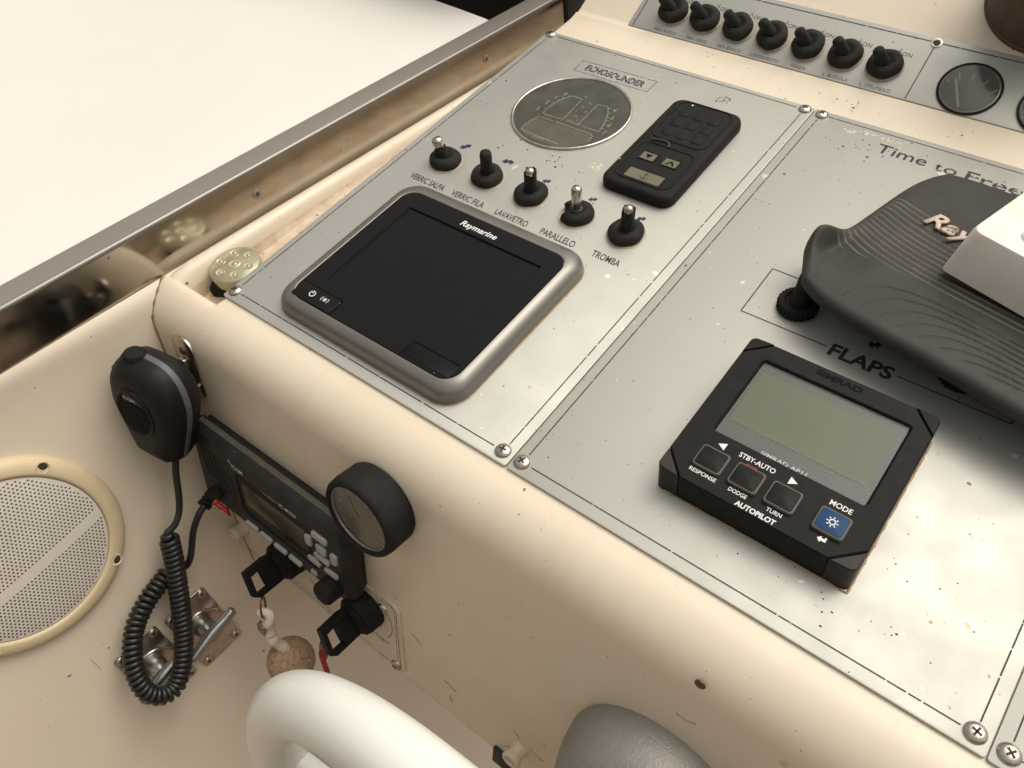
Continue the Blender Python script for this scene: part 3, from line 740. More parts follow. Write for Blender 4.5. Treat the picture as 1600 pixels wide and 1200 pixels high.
for s_, x, y in (("ft", -3, 23), ("m", 6, 17), ("K", 3.5, 10), ("F", 2, 2), ("A", 9, 5), ("W", 4.5, -4), ("S", 10, -8), ("SIMRAD", 2.5, -12.5)):
    text(s_, x, y, .43, 4.0, "dial_line", t)
text("DEPTH", -9, -42.8, .43, 3.6, "dial_line", t)
part("glass_pane", lathe([(49.6, 1.15), (.2, 1.3)], 72, cap0=False), "pane_hazy", t)

# ================================================================== CHARTPLOTTER
t = thing("chartplotter", "square chartplotter with black screen in a grey metallic bezel", "chartplotter", Fr((129.2, 88.4, 0)))
W_, H_ = 172.4, 153.2
def L3(w_, h_, r, z, dx=0, dy=0): return [(x + dx, y + dy, z) for x, y in rrect(w_, h_, r, 8)]
FX, FY = 2.0, -2.5
def BZ(k, z, r):     # k = 0 at the foot, 1 at the edge of the fascia
    return L3(W_ + (151.2 - W_) * k, H_ + (129.0 - H_) * k, r, z, FX * k, FY * k)
part("bezel", loft([BZ(.03, 0, 18), BZ(0, 1.0, 18.5), BZ(0, 2.8, 18.5), BZ(.04, 3.1, 18), BZ(.04, 3.5, 18), BZ(.0, 3.8, 18.5), BZ(.03, 6.0, 18), BZ(.13, 8.6, 17.5), BZ(.32, 11.0, 16.5),
              BZ(.58, 12.8, 15), BZ(.84, 13.7, 13.4), BZ(.97, 13.9, 12.4), BZ(1.0, 13.6, 12), BZ(1.01, 12.2, 12)], True, True), "bezel", t, 50)
part("seal_gap", loft([L3(W_ + 1.4, H_ + 1.4, 19, 0.02), L3(W_ + 1.4, H_ + 1.4, 19, .35), L3(W_ - 2, H_ - 2, 18, .5)]), "sealant", t)
part("fascia", loft([L3(150.4, 128.2, 11.8, 12.6, FX, FY), L3(150.2, 128.0, 11.6, 14.0, FX, FY), L3(124.2, 91.2, 1.5, 14.0, 2.7, .5), L3(123.0, 90.0, 1.0, 13.2, 2.7, .5), L3(121.6, 88.6, 1.0, 11.2, 2.7, .5)], True, False), "gloss", t, 25)
part("screen", at(box(-61.2, 61.2, -44.7, 44.7, 10.6, 11.4), 2.7, .5), "screen", t, None)
k1_ = part("power_key", at(rbox(39, 13.4, 13.9, 14.32, 1.5, .2, 3, 2), -51.8, -59.6), "gloss", t)
part("key_groove", polyline([(-72.0, -52.6), (-32.1, -52.2), (-31.6, -66.3)], .7, 14.35), "dark_emboss", t, None)
k2_ = part("card_door", at(rbox(39, 11.5, 13.9, 14.28, 1.5, .2, 3, 2), 54.5, -58.8), "gloss", t)
part("door_groove", polyline([(33.6, -66.2), (36.6, -52.6), (73.6, -52.0)], .7, 14.35), "dark_emboss", t, None)
ang = [R_(a) for a in range(120, 421, 15)]
part("power_symbol", at(join(polyline([(2.3 * math.cos(a), 2.3 * math.sin(a)) for a in ang], .75, 0), strip((0, .2), (.0, 3.0), .75, 0)), -56.3, -58.9, 14.37, 0.1), "white_ink", t, None)
part("light_symbol", at(join(*[strip((.3 * math.cos(a), .3 * math.sin(a)), (1.9 * math.cos(a), 1.9 * math.sin(a)), .4, 0) for a in [i * math.pi / 4 for i in range(8)]],
     polyline([(3.3 * math.cos(a), 3.0 * math.sin(a)) for a in [R_(x) for x in range(-40, 41, 20)]], .4, 0), polyline([(3.3 * math.cos(a), 3.0 * math.sin(a)) for a in [R_(x) for x in range(140, 221, 20)]], .4, 0)), -44.3, -58.4, 14.37), "white_ink", t, None)
text("Raymarine", 116.0 - 129.2, 138.6 - 88.4, 14.08, 7.2, "white_ink", t, shear=0.18, width=33, bold=0.14)

# ================================================================== RUBBER KEYPAD
t = thing("windlass_remote", "black rubber remote control pad with anchor display, beside the round dial", "remote control", Fr((198.6, 298.5, 0), (math.cos(R_(0.8)), math.sin(R_(0.8)), 0), (-math.sin(R_(.8)), math.cos(R_(.8)), 0)))
part("rubber_case", rbox(61, 119, 0, 9.4, 10, 4.2, 8, 6, bottom=.6), "rubber", t, 60)
part("case_ridge", tube([(x, y, 9.3) for x, y in rrect(47, 52, 8, 6)], .9, 8, closed=True), "rubber", t, 60, F=Matrix.Translation((0, .0295, 0)))
part("case_ridge", tube([(x, y, 9.3) for x, y in rrect(47, 46, 8, 6)], .9, 8, closed=True), "rubber", t, 60, F=Matrix.Translation((0, -.0275, 0)))
for i in range(3):
    for j in range(3):
        part("button", at(rbox(9.5, 10, 9.0, 9.9, 2, .5, 3, 2), -13 + 13 * i, 14 + 13.5 * j), "rubber", t)
part("strap_slot", tube(spline([(-19, -1.5, 9.4), (-14, 0, 9.8), (-7, .5, 9.8), (-3, -1.5, 9.6), (-2, -5, 9.4)], 5), 1.3, 8), "slot", t, 60)
for x, y, w_, h_ in ((-9.5, -20.8, 12, 9), (9.5, -20.2, 12, 9), (.3, -43, 30, 11.5)):
    part("window_frame", loft([L3(w_ + 3, h_ + 3, 1.6, 9.0, x, y), L3(w_ + 2.4, h_ + 2.4, 1.4, 10.0, x, y), L3(w_, h_, 1, 10.0, x, y), L3(w_, h_, 1, 9.35, x, y)], False, False), "rubber", t)
    part("display_window", at(box(-w_ / 2, w_ / 2, -h_ / 2, h_ / 2, 9.0, 9.55), x, y), "dial_light", t, None)
part("down_symbol", at(flat_poly([(-3, 2.4), (3, 2.4), (0, -2.4)]), -9.5, -20.8, 9.6), "dark_emboss", t, None)
part("up_symbol", polyline([(6.5, -23), (9.5, -18.4), (12.5, -23)], 1.6, 9.6), "dark_emboss", t, None)
part("anchor_symbol", at(join(strip((0, -3.4), (0, 3.6), .6, 0), strip((-1.8, 2), (1.8, 2), .5, 0), polyline([(-3.4, -1.2), (-2.4, -3), (0, -3.7), (2.4, -3), (3.4, -1.2)], .6, 0)), .5, -42.5, 9.6), "dark_emboss", t, None)
part("scuffed_triangle", at(flat_poly([(0, 4.5), (3.2, -3.6), (-2.6, -4.6)]), -24.2, -30.4, 9.3, -.4), "grey_ink", t, None)
part("pale_pip", at(lathe([(.9, 0), (.9, .3), (.2, .45)], 10), -13, 52.5, 9.3), "white_ink", t)

# ================================================================== AUTOPILOT
AX, AY = 400.0, 92.4
t = thing("autopilot_display", "black square autopilot control with green LCD and four keys", "autopilot", Fr((AX, AY, 0)))
hw, hh, ct, ZT = 55.6, 54.6, 14.2, 22.0
octo = [(hw - ct, hh), (-hw + ct, hh), (-hw, hh - ct), (-hw, -hh + ct), (-hw + ct, -hh), (hw - ct, -hh), (hw, -hh + ct), (hw, hh - ct)]
wx, wy, ww, wh = 1.3, 12.0, 86.4, 59.0
def inr(ww, wh, c=1.2): return [(wx + ww / 2 - c, wy + wh / 2), (wx - ww / 2 + c, wy + wh / 2), (wx - ww / 2, wy + wh / 2 - c), (wx - ww / 2, wy - wh / 2 + c), (wx - ww / 2 + c, wy - wh / 2), (wx + ww / 2 - c, wy - wh / 2), (wx + ww / 2, wy - wh / 2 + c), (wx + ww / 2, wy + wh / 2 - c)]
zz = lambda P, z, k=1.0: [(x * k, y * k, z) for x, y in P]
part("housing", loft([zz(octo, 0, .99), zz(octo, 1), zz(octo, ZT - .8), zz(octo, ZT, .988), zz(inr(ww + 1.6, wh + 1.6, 2.2), ZT - .1), zz(inr(ww, wh, 1.6), ZT - .9), zz(inr(ww - 1, wh - 1, 1.4), 18.6)], True, True), "plastic", t, 30)
cg = 0.7
def cap_poly(sx, sy):
    r = 4.0; P = [(hw - ct + cg, hh)]
    for i in range(6):
        a = R_(90 - 90 * i / 5); P.append((hw - r + r * math.cos(a), hh - r + r * math.sin(a)))
    P.append((hw, hh - ct + cg))
    P = [(x * sx, y * sy) for x, y in P]
    return P if sx * sy < 0 else P[::-1]
for sx in (1, -1):
    for sy in (1, -1): part("corner_cap", prism(cap_poly(sx, sy), 0.0, ZT + .1, .7), "plastic_brown" if sy < 0 else "plastic", t, 30)
part("display_mask", loft([zz(inr(ww - 1.2, wh - 1.2), 18.7), zz(inr(ww - 1.2, wh - 1.2), 18.9)]), "lcd_frame", t, None)
part("display", at(box(-39.2, 39.2, -20.2, 20.2, 18.8, 19.1), .2, 15.0), "lcd", t, None)
part("display_glass", at(flat_poly([(-ww / 2 + .7, -wh / 2 + .7), (ww / 2 - .7, -wh / 2 + .7), (ww / 2 - .7, wh / 2 - .7), (-ww / 2 + .7, wh / 2 - .7)]), wx, wy, 20.4), "pane_lcd", t, None)
text("SIMRAD AP11", -14, -16.6, 19.2, 3.6, "white_ink", t, width=26, bold=.05)
text("SIMRAD", 386.5 - AX, 139.8 - AY, ZT + .06, 5.6, "dark_emboss", t, width=27, bold=.25)
for x, cap_m, in ((367.6, "keytop"), (388.3, "keytop"), (408.8, "keytop"), (435.0, "bluekey")):
    kk = part("key", at(rbox(16.6, 14.8, ZT - .5, ZT + 2.2, 2, .8, 4, 3), x - AX, 55.6 - AY), "olive", t)
    part("key_top", at(rbox(14.6, 12.8, ZT + 2.0, ZT + 2.42, 1.6, .3, 4, 2), x - AX, 55.6 - AY), cap_m, kk)
ZL = ZT + .06
text("RESPONSE", 360 - AX, 44.9 - AY, ZL, 3.5, "white_ink", t, width=15.6, bold=.05)
text("STBY-AUTO", 377.8 - AX, 66.6 - AY, ZL, 4.5, "white_ink", t, width=20.6, bold=.07)
text("DODGE", 383.2 - AX, 44.9 - AY, ZL, 3.5, "white_ink", t, width=10.3, bold=.05)
text("TURN", 404.6 - AX, 44.9 - AY, ZL, 3.5, "white_ink", t, width=8.4, bold=.05)
text("AUTOPILOT", 390 - AX, 39.2 - AY, ZL, 4.3, "white_ink", t, width=22.2, bold=.14)
text("MODE", 429 - AX, 66.0 - AY, ZL, 4.5, "white_ink", t, width=11.6, bold=.07)
text("PWR", 384.5 - AX, 61.2 - AY + .2, ZT + 2.45, 2.8, "red_ink", t, width=6.4, bold=.05)
part("left_arrow", at(flat_poly([(-2.5, .2), (2.0, 2.6), (2.0, -2.4)]), 367.6 - AX, 67.6 - AY, ZL), "white_ink", t, None)
part("right_arrow", at(flat_poly([(2.5, .2), (-2.0, -2.4), (-2.0, 2.6)]), 408.6 - AX, 67.6 - AY, ZL), "white_ink", t, None)
part("enter_arrow", at(flat_poly([(-2.4, 0), (-.4, 2), (-.4, .8), (1.2, .8), (1.2, 2), (2.2, 2), (2.2, -.8), (-.4, -.8), (-.4, -2)]), 434.6 - AX, 45.4 - AY, ZL), "white_ink", t, None)
part("sun_symbol", at(join(polyline([(1.5 * math.cos(a), 1.5 * math.sin(a)) for a in [i * math.pi / 6 for i in range(13)]], .6, 0), *[strip((2.1 * math.cos(a), 2.1 * math.sin(a)), (3.1 * math.cos(a), 3.1 * math.sin(a)), .6, 0) for a in [i * math.pi / 4 for i in range(8)]]), 435 - AX, 55.8 - AY, ZT + 2.46), "white_ink", t, None)
sl = []
r = random.Random(5)
per = []
for i in range(0, 100):
    per.append((-hw + 6 + (2 * hw - 6) * i / 99, -hh))
for i in range(1, 90): per.append((hw, -hh + 2 * hh * i / 90))
pts = [(x * 1.006, y * 1.006, .3) for x, y in per]
rs_ = [r.uniform(.15, 1.1) for _ in pts]; rs_ = [(rs_[max(0, i - 1)] + rs_[i] + rs_[min(len(rs_) - 1, i + 1)]) / 3 for i in range(len(rs_))]
part("sealant_bead", tube(pts, rs_, 7), "sealant", t, 70, label="brown crumbly sealant bead along two edges of the autopilot")

# ================================================================== GREY RUBBER COVER
def smooth(a, b, x):
    x = np.clip((x - a) / (b - a), 0, 1); return x * x * (3 - 2 * x)
NS, NT = 400, 380
LW, LH = 215.0, 190.0
s = np.linspace(0, LW, NS)[None, :] * np.ones((NT, 1)); tt = np.linspace(0, LH, NT)[:, None] * np.ones((1, NS))
# plan: rounded corners by squeezing
def plan(s, tt):
    a = (s / LW) * 2 - 1; b = (tt / LH) * 2 - 1
    k = 0.11
    return (LW / 2 + LW / 2 * a * (1 - k * b ** 6)), (LH / 2 + LH / 2 * b * (1 - k * a ** 6))
X, Y = plan(s, tt)
edge = np.minimum(np.minimum(s, LW - s), np.minimum(tt, LH - tt))
dome = 10.5 * np.sqrt(np.clip(1 - (1 - np.clip(edge / 15, 0, 1)) ** 2, 0, 1))
# lower half steps down into a ribbed apron
step = -2.5 * smooth(118, 88, tt)
Z = dome + step * smooth(0, 12, edge) + 3.0 * np.exp(-((s - 110) / 80) ** 2)
# pinched ear at the left edge
ear = np.exp(-((tt - 47) / 15) ** 2) * (11 * smooth(-1, 3, s) * smooth(9.5, 4.0, s) - 5.5 * smooth(5, 11, s) * np.exp(-(np.clip(s - 11, 0, None) / 16) ** 2))
Z = Z + ear
X = X - 10 * np.exp(-((tt - 42) / 20) ** 2) * np.exp(-(s / 12) ** 2)
# flowing grooves (upper family): level sets of a warped coordinate
def line_groove(q, pitch, wid):
    gy, gx = np.gradient(q, LH / (NT - 1), LW / (NS - 1))
    g = np.maximum(np.hypot(gx, gy), 0.05)
    d = np.abs((q / pitch) % 1.0 - .5) * pitch / g
    return np.exp(-(d / wid) ** 2)
q = tt - 16 * np.exp(-((s + 4) / 26.0)) + 0.10 * s - 7 * np.exp(-((s - 150) / 60) ** 2)
m1 = smooth(122, 116, q) * smooth(54, 57, tt) * smooth(3, 10, s)
# hooked grooves: each starts at the front edge, bends and runs on to the right
def hook(sg): return (47.0 - 0.34 * sg) * (1 - np.exp(-np.clip(s - sg, 0, None) / 13.0)) - (tt - 9)
lo = np.full_like(s, -40.0); hi = s.copy()
ok = (hook(lo) > 0) & (tt > 9)
for _ in range(45):
    mid = (lo + hi) / 2; pos = hook(mid) > 0
    lo = np.where(pos, mid, lo); hi = np.where(pos, hi, mid)
sig = (lo + hi) / 2
m2 = ok * smooth(9, 12, tt) * smooth(22, 26, sig) * smooth(132, 120, sig)
G1 = line_groove(q, 5.0, .62) * m1; G2 = line_groove(sig, 13.0, .62) * m2
Z = Z - 0.75 * G1 - 0.85 * G2
verts = []
cov_tilt = lambda y: 27.0 - 26.0 * (y / LH)
Xf, Yf, Zf = X.ravel(), Y.ravel(), Z.ravel()
verts = [(float(a), float(b), float(c + cov_tilt(b))) for a, b, c in zip(Xf, Yf, Zf)]
faces = [(j * NS + i, j * NS + i + 1, (j + 1) * NS + i + 1, (j + 1) * NS + i) for j in range(NT - 1) for i in range(NS - 1)]
# underside shell
ring = [i for i in range(NS)] + [j * NS + NS - 1 for j in range(1, NT)] + [(NT - 1) * NS + i for i in range(NS - 2, -1, -1)] + [j * NS for j in range(NT - 2, 0, -1)]
nb = len(verts)
for i in ring:
    a, b, c = verts[i]; verts.append((LW / 2 + (a - LW / 2) * .985, LH / 2 + (b - LH / 2) * .985, c - 3.0 if c - 3 > 1.0 else max(.4, c - 3)))
nr = len(ring)
for k in range(nr):
    j = (k + 1) % nr; faces.append((ring[j], ring[k], nb + k, nb + j))
faces.append(tuple(nb + k for k in range(nr - 1, -1, -1)))
ca = R_(-10.5)
t = thing("rubber_cover", "dusty dark grey rubber sun cover with flowing ribs lying over the middle panel", "cover",
          Fr((337.0, 187.5, 0), (math.cos(ca), math.sin(ca), 0), (-math.sin(ca), math.cos(ca), 0)))
cs = part("shell", (verts, faces), "cover", t, 60)
at_ = cs.data.attributes.new("groove_dust", 'FLOAT', 'POINT')
dv = np.zeros(len(verts), dtype=np.float32); dv[:NS * NT] = (np.clip(G1 * 1.2, 0, 1) * .8).ravel()
if len(cs.data.vertices) == len(verts): at_.data.foreach_set("value", dv)
mc = M['cover'].node_tree; bs = mc.nodes["Principled BSDF"]
an = mc.nodes.new("ShaderNodeAttribute"); an.attribute_name = "groove_dust"
nz = mc.nodes.new("ShaderNodeTexNoise"); nz.inputs['Scale'].default_value = 40
tcn = mc.nodes.new("ShaderNodeTexCoord"); mc.links.new(tcn.outputs['Object'], nz.inputs['Vector'])
mu = mc.nodes.new("ShaderNodeMath"); mu.operation = 'MULTIPLY'; mc.links.new(an.outputs['Fac'], mu.inputs[0]); mc.links.new(nz.outputs['Fac'], mu.inputs[1])
mxn = mc.nodes.new("ShaderNodeMix"); mxn.data_type = 'RGBA'; mxn.inputs[7].default_value = (0.34, 0.30, 0.235, 1)
old = bs.inputs['Base Color'].links[0].from_socket
mc.links.new(mu.outputs[0], mxn.inputs[0]); mc.links.new(old, mxn.inputs[6]); mc.links.new(mxn.outputs[2], bs.inputs['Base Color'])
tx = text("Raymarine", 56, 102, 0, 21, "brandpink", t, shear=0.2, width=88, bold=0.45, thick=1.2)
tl = math.atan(-26.0 / LH)
tx.matrix_local = Matrix.Translation((33 * MM, 108 * MM, (27 - 26 * 108 / LH + 12.6) * MM)) @ Matrix.Rotation(tl, 4, 'X') @ Matrix.Rotation(R_(-3), 4, 'Z')

# ================================================================== WHITE PLASTIC COVER
ba = math.atan2(-13, 52)
t = thing("white_cover", "yellowed white plastic instrument cover lying on top of the grey rubber cover", "cover",
          Fr((414.6, 243, 33), (math.cos(ba), math.sin(ba), -.02), (-math.sin(ba), math.cos(ba), -.10)))
bw, bh = 150, 150
def LB(w_, h_, r, z): return [(x + bw / 2, y + bh / 2, z) for x, y in rrect(w_, h_, r, 5)]
part("shell", loft([LB(bw, bh, 4, 0), LB(bw - 3, bh - 3, 5, 12), LB(bw - 7.5, bh - 7.5, 6, 28), LB(bw - 9.5, bh - 9.5, 6, 30.4), LB(bw - 12, bh - 12, 6, 30.8), LB(bw - 19, bh - 19, 7, 30.6), LB(bw - 24, bh - 24, 7, 28.8), LB(bw - 50, bh - 50, 9, 28.4)]), "whitebox", t, 40)
part("raised_loop", tube([(x + 48, y + 26, 29.0) for x, y in [(15 * math.cos(a) * 1.5, 8.5 * math.sin(a)) for a in [i * math.pi / 16 for i in range(32)]]], 1.7, 8, closed=True), "whitebox", t, 70)
part("raised_loop", tube([(x + 30, y + 84, 29.0) for x, y in [(11 * math.cos(a), 20 * math.sin(a)) for a in [i * math.pi / 16 for i in range(32)]]], 1.7, 8, closed=True), "whitebox", t, 70)

# ================================================================== UPPER GAUGES, COMPASS
def small_gauge(x, label, needle_deg):
    t = thing("round_gauge", label, "gauge", up_frame(x, 23.2, .6), "small gauges on the upper switch panel")
    part("rim", lathe([(23.0, 0), (23.2, .7), (22.6, 1.3), (21.6, 1.0), (21.2, .3)], 56, cap0=False, cap1=False), "plastic", t, 60)
    part("inner_ring", lathe([(21.4, .5), (20.4, .9), (19.8, .3)], 56, cap0=False, cap1=False), "bezel", t, 60)
    part("dial_face", lathe([(21.6, .1), (.2, .12)], 48, cap0=False), "dial_dark", t)
    a = R_(needle_deg); px, py = -1, -17
    part("needle", strip((px, py), (px + 25 * math.cos(a), py + 25 * math.sin(a)), 1.5, .3), "needle", t, None)
    part("dial_print", join(*[strip((-1 + 24 * math.cos(R_(b)), -17 + 24 * math.sin(R_(b))), (-1 + 30 * math.cos(R_(b)), -17 + 30 * math.sin(R_(b))), .7, .25) for b in (48, 70, 92, 112, 130)]), "dial_line", t, None)
    part("glass_pane", lathe([(21.5, .6), (.2, .8)], 48, cap0=False), "pane", t)
small_gauge(359.2, "small round gauge with a pale needle beside the upper toggles", 118)
small_gauge(418.6, "small round gauge cut by the right picture edge", 100)
t = thing("compass_housing", "brown round compass housing at the top right corner", "compass", up_frame(387, 119, -2))
part("housing", lathe([(52, 0), (53, 4), (51.5, 20), (50, 60), (48, 80), (30, 84), (.3, 85)], 64), "leather", t, 50)
part("base_ring", lathe([(54.5, 0), (54.5, 2.4), (53, 3.4), (50, 3.4)], 64), "leather", t, 50)

# ================================================================== LAMP IN THE GUTTER
t = thing("courtesy_lamp", "round yellowed lamp lens with seven bulb cups standing in the gutter", "lamp", Fr((-28.4, 30.6, -34)))
part("lens", lathe([(18.4, 14), (20.2, 16), (20.4, 22), (20.0, 24.4), (19.0, 25.4), (.3, 25.6)], 48), "lampglass", t, 50)
part("bracket", at(rbox(26, 24, -6, 13, 6, 3), -6, -9, 0, .5), "rubber", t, 50)
part("black_base", lathe([(16, -2), (16.5, 8), (18.8, 11), (18.8, 14.2), (10, 14.4)], 36), "rubber", t, 50)
cups = [(0, 0)] + [(12.6 * math.cos(R_(20 + 60 * i)), 12.6 * math.sin(R_(20 + 60 * i))) for i in range(6)]
for i, (x, y) in enumerate(cups):
    k_ = 1.35 if i == 0 else 1.0
    c_ = part("bulb_cup", at(lathe([(3.7 * k_, 25.5), (3.5 * k_, 26.0), (2.9 * k_, 25.9), (2.2 * k_, 25.65), (1.6 * k_, 25.7)], 20, cap0=False, cap1=False), x, y), "lampdip", t, 70)
    part("bulb", at(lathe([(1.7 * k_, 25.6), (1.3 * k_, 26.1), (.2, 26.4)], 12), x, y), "lampglass", c_)

# ================================================================== FRONT FACE: RADIO
RU, RD = 85.0, 60.5
t = thing("vhf_radio", "black marine radio with pale grey keys on the dash front", "radio", face_frame(RU, RD))
def LR(w_, h_, r, z, n=5, dx=0, dy=0): return [(x + dx, y + dy, z) for x, y in rrect(w_, h_, r, n)]
part("rear_body", loft([LR(170, 72, 3, 0), LR(170, 72, 3, 5.5), LR(168, 70, 3, 6)]), "plastic_brown", t, 40)
part("front_housing", loft([LR(175, 79, 6, 5.5), LR(176, 80, 6, 7), LR(176, 80, 6, 12.5), LR(174.5, 78.6, 6, 14.2), LR(166, 75, 6, 18.2), LR(164, 73.4, 5.5, 18.8)]), "radio", t, 30)
part("lit_top", at(box(-82, 80, 0, .25, 7.5, 12), 0, 40.0), "radio_top", t, None)  # thin strip painted lighter, as the lit top of the housing
ZR = 18.85
part("screen_recess", at(rbox(80, 34, ZR - .3, ZR + .35, 3, .3), 9, 2.5), "gloss", t)
part("display", at(rbox(72, 23, ZR, ZR + .6, 1.5, .2), 10, 2.5), "radio_lcd", t)
part("screen_edge", at(tube([(-40, 18.6, 0), (-39, -16, 0), (-34, -21, 0), (44, -21, 0), (50, -16, 0), (51, 20, 0)], .7, 6), 8, -1, ZR + .2), "plastic", t, 60)
for i in range(7):
    x = -76 + 5.2 * i
    part("speaker_slot", tube([(x, 25 - i * .9, ZR + .1), (x + 1.4, 10, ZR + .15), (x + 4.5, -8 - i, ZR + .1)], .95, 6), "slot", t, 60)
text("ICOM", -35, 23.6, ZR + .08, 6.2, "white_ink", t, width=12.5, bold=.02)
part("logo_mark", at(join(polyline([(1.1 * math.cos(a), 1.1 * math.sin(a)) for a in [i * .785 for i in range(9)]], .5, 0), strip((.8, -.9), (2.6, -3.0), .5, 0)), -37.4, 29.2, ZR + .08), "white_ink", t, None)
text("VHF MARINE", -1, 20.4, ZR + .08, 2.9, "grey_ink", t, width=18, bold=.02)
text("IC-M323", 18.6, 20.2, ZR + .08, 5.0, "white_ink", t, width=18, bold=.03)
for i in range(4):
    part("soft_key", at(rbox(14.6, 5.2, ZR - .5, ZR + 2.2, 2.2, 1.0, 5, 3), -23.5 + 17.2 * i, -33.4), "radiokey", t)
for x, y, w_, h_ in ((62, 19.5, 16, 6.4), (49, 7.5, 6.6, 11), (62.5, 7.2, 10.5, 8.5), (75.5, 7.0, 6.6, 11), (62, -3.2, 16, 5.8), (52.5, -13.4, 14, 5.6), (70.5, -13.0, 14, 5.6)):
    part("keypad_key", at(rbox(w_, h_, ZR - .5, ZR + 2.0, 2.4, .9, 5, 3), x, y), "radiokey", t)
text("16", 60.4, -14.6 + 1, ZR + 2.05, 2.4, "dark_emboss", t) if False else None
kb = part("volume_knob", lathe([(8.6, 0), (9.2, 1.5), (8.8, 11), (8.0, 12.8), (5.5, 13.4), (.3, 13.4)], 48, rfun=lambda rr, a, z: rr + (.55 * (1 if math.cos(9 * a) > 0 else -1) if 1 < z < 12 and rr > 7 else 0)), "rubber", t, 35, F=Matrix.Translation((.0705, -.0275, ZR * MM)))
part("keypad_key", at(rbox(7, 5, ZR - .5, ZR + 1.6, 2, .8, 4, 3), 49.5, -30), "radiokey", t)

# ---- round gauge beside the radio
t = thing("round_gauge", "round gauge in a thick black housing beside the marine radio", "gauge", face_frame(194, -17))
part("housing", lathe([(28.5, 0), (29.5, 2), (29.8, 17), (29.2, 21.5), (27.8, 23.6), (26.0, 24), (24.6, 23.0), (24.2, 21.8)], 64, cap1=False), "rubber", t, 45)
part("inner_ring", lathe([(24.4, 22.4), (23.6, 22.6), (22.8, 21.2)], 56, cap0=False, cap1=False), "bezel", t, 60)
part("dial_face", lathe([(24.2, 20.6), (.2, 20.62)], 48, cap0=False), "dial_brown", t)
part("dial_print", join(*[strip((17 * math.cos(R_(b)), 17 * math.sin(R_(b))), (20.5 * math.cos(R_(b)), 20.5 * math.sin(R_(b))), 1.0, 20.8) for b in range(-40, 221, 26)]), "needle", t, None)
part("needle", strip((0, 0), (-9, 15), 1.4, 20.9), "dark_emboss", t, None)
part("glass_pane", lathe([(23.6, 21.6), (.2, 21.9)], 48, cap0=False), "pane", t)

# ---- ignition plate
t = thing("ignition_plate", "cream ignition plate engraved START under the radio", "plate", face_frame(0, 0))
poly = [(56, -96), (199, -92.5), (204.5, -97), (207, -172), (204, -176.5), (30, -176.5), (26, -173), (48, -101)]
part("plate", prism(poly[::-1], 0, 1.6, .5), "cap", t, 20)
part("engraved_frame", join(polyline([(60, -99), (197, -96.5), (201, -100), (203, -170), (200, -173), (36, -173)], .8, 1.66), polyline([(178, -92), (196, -93.4), (199.4, -100), (200, -172)], .5, 1.66),
     polyline([(36, -168.6), (150, -168.6), (160, -163)], .6, 1.66), polyline([(40, -165), (120, -165)], .5, 1.66)), "ink_thin", t, None)
arc = [(169 + 27 * math.cos(R_(a)), -124 + 27 * math.sin(R_(a))) for a in range(-40, 66, 8)]
part("engraved_arc", polyline(arc, .7, 1.66), "ink", t, None)
text("START", 173, -151.5, 1.68, 6.0, "ink_thin", t, width=18, bold=.05)
text("STOP", 100, -150, 1.68, 5.4, "ink_thin", t, width=13, bold=.02)
text("ON", 112, -141, 1.68, 5, "ink_thin", t)
for a, b in ((187, -107), (198, -171)):
    screw_at(t, a, b, 1.6, 4.4, .5)

def key_switch(u, d, label, rot, F_rot=0):
    t = thing("key_switch", label, "ignition switch", face_frame(u, d, 1.6), "ignition key switches under the radio")
    rib = lambda rr, a, z: rr + (.5 * math.cos(16 * a) if 3 < z < 14 and rr > 14 else 0)
    part("collar", lathe([(17, 0), (17.4, 3), (16.6, 4), (16.2, 13), (14.6, 15), (12.4, 15.2), (12, 17.5), (10.5, 18.4), (.3, 18.4)], 64, rfun=rib), "rubber", t, 40)
    fr = Matrix.Rotation(rot, 4, 'Z') @ Matrix.Rotation(R_(90), 4, 'X')
    # key bow: a plastic frame standing out of the lock, long way along the lock axis (local y after the turn)
    o_ = [(-12.5, 17), (12.5, 17), (13.5, 24), (12.5, 43), (-9, 45), (-13, 40)]
    i_ = [(-9.4, 31), (6.6, 31), (7.4, 34), (6.8, 39.6), (-7, 41), (-9.6, 38)]
    th_ = 3.0
    L = [[(x, y, -th_) for x, y in i_], [(x, y, -th_) for x, y in o_], [(x, y, th_) for x, y in o_], [(x, y, th_) for x, y in i_], [(x, y, -th_) for x, y in i_]]
    part("key_bow", xf(loft(L, False, False), fr), "plastic", t, 30)
    part("key_shank", xf(box(-8, 8, 12, 31, -3.8, 3.8), fr), "plastic", t, 30)
    return t
key_switch(82, 128, "black ignition switch with key and cork float", R_(118))
key_switch(171, 118, "black ignition switch with red-tagged key near START", R_(118))

# ---- cork key float
t = thing("key_float", "speckled cork ball on a white cord hanging from the ignition key", "key ring", Fr((0, 0, 0)))
ringc = face_pt(98, 139, 46); cork = face_pt(110, 211, 39)
part("split_ring", tube([tuple(ringc + DN * (9.5 * math.cos(a)) + (U * .5 + NF * .6).normalized() * (6.5 * math.sin(a))) for a in [i * math.pi / 14 for i in range(28)]], .9, 8, closed=True), "copper", t, 70)
knot = ringc + DN * 13 + U * 1
part("cord_knot", tube([tuple(knot + DN * (6.5 * math.cos(a)) + U * (4.6 * math.sin(a)) + NF * (1.5 * math.sin(2 * a))) for a in [i * math.pi / 12 for i in range(24)]], 3.9, 10, closed=True), "rope", t, 70)
cord_ = spline([knot + DN * 5, knot + DN * 14 + U * 1.5, knot + DN * 26 + U * 4 + NF * 1, cork - DN * 13, cork - DN * 6], 8)
part("cord", tube([tuple(p + Vector((math.sin(i * .9), math.cos(i * .9), 0)) * .35) for i, p in enumerate(cord_)], [4.3 + .6 * math.sin(i * 1.3) for i in range(len(cord_))], 10), "rope", t, 70)
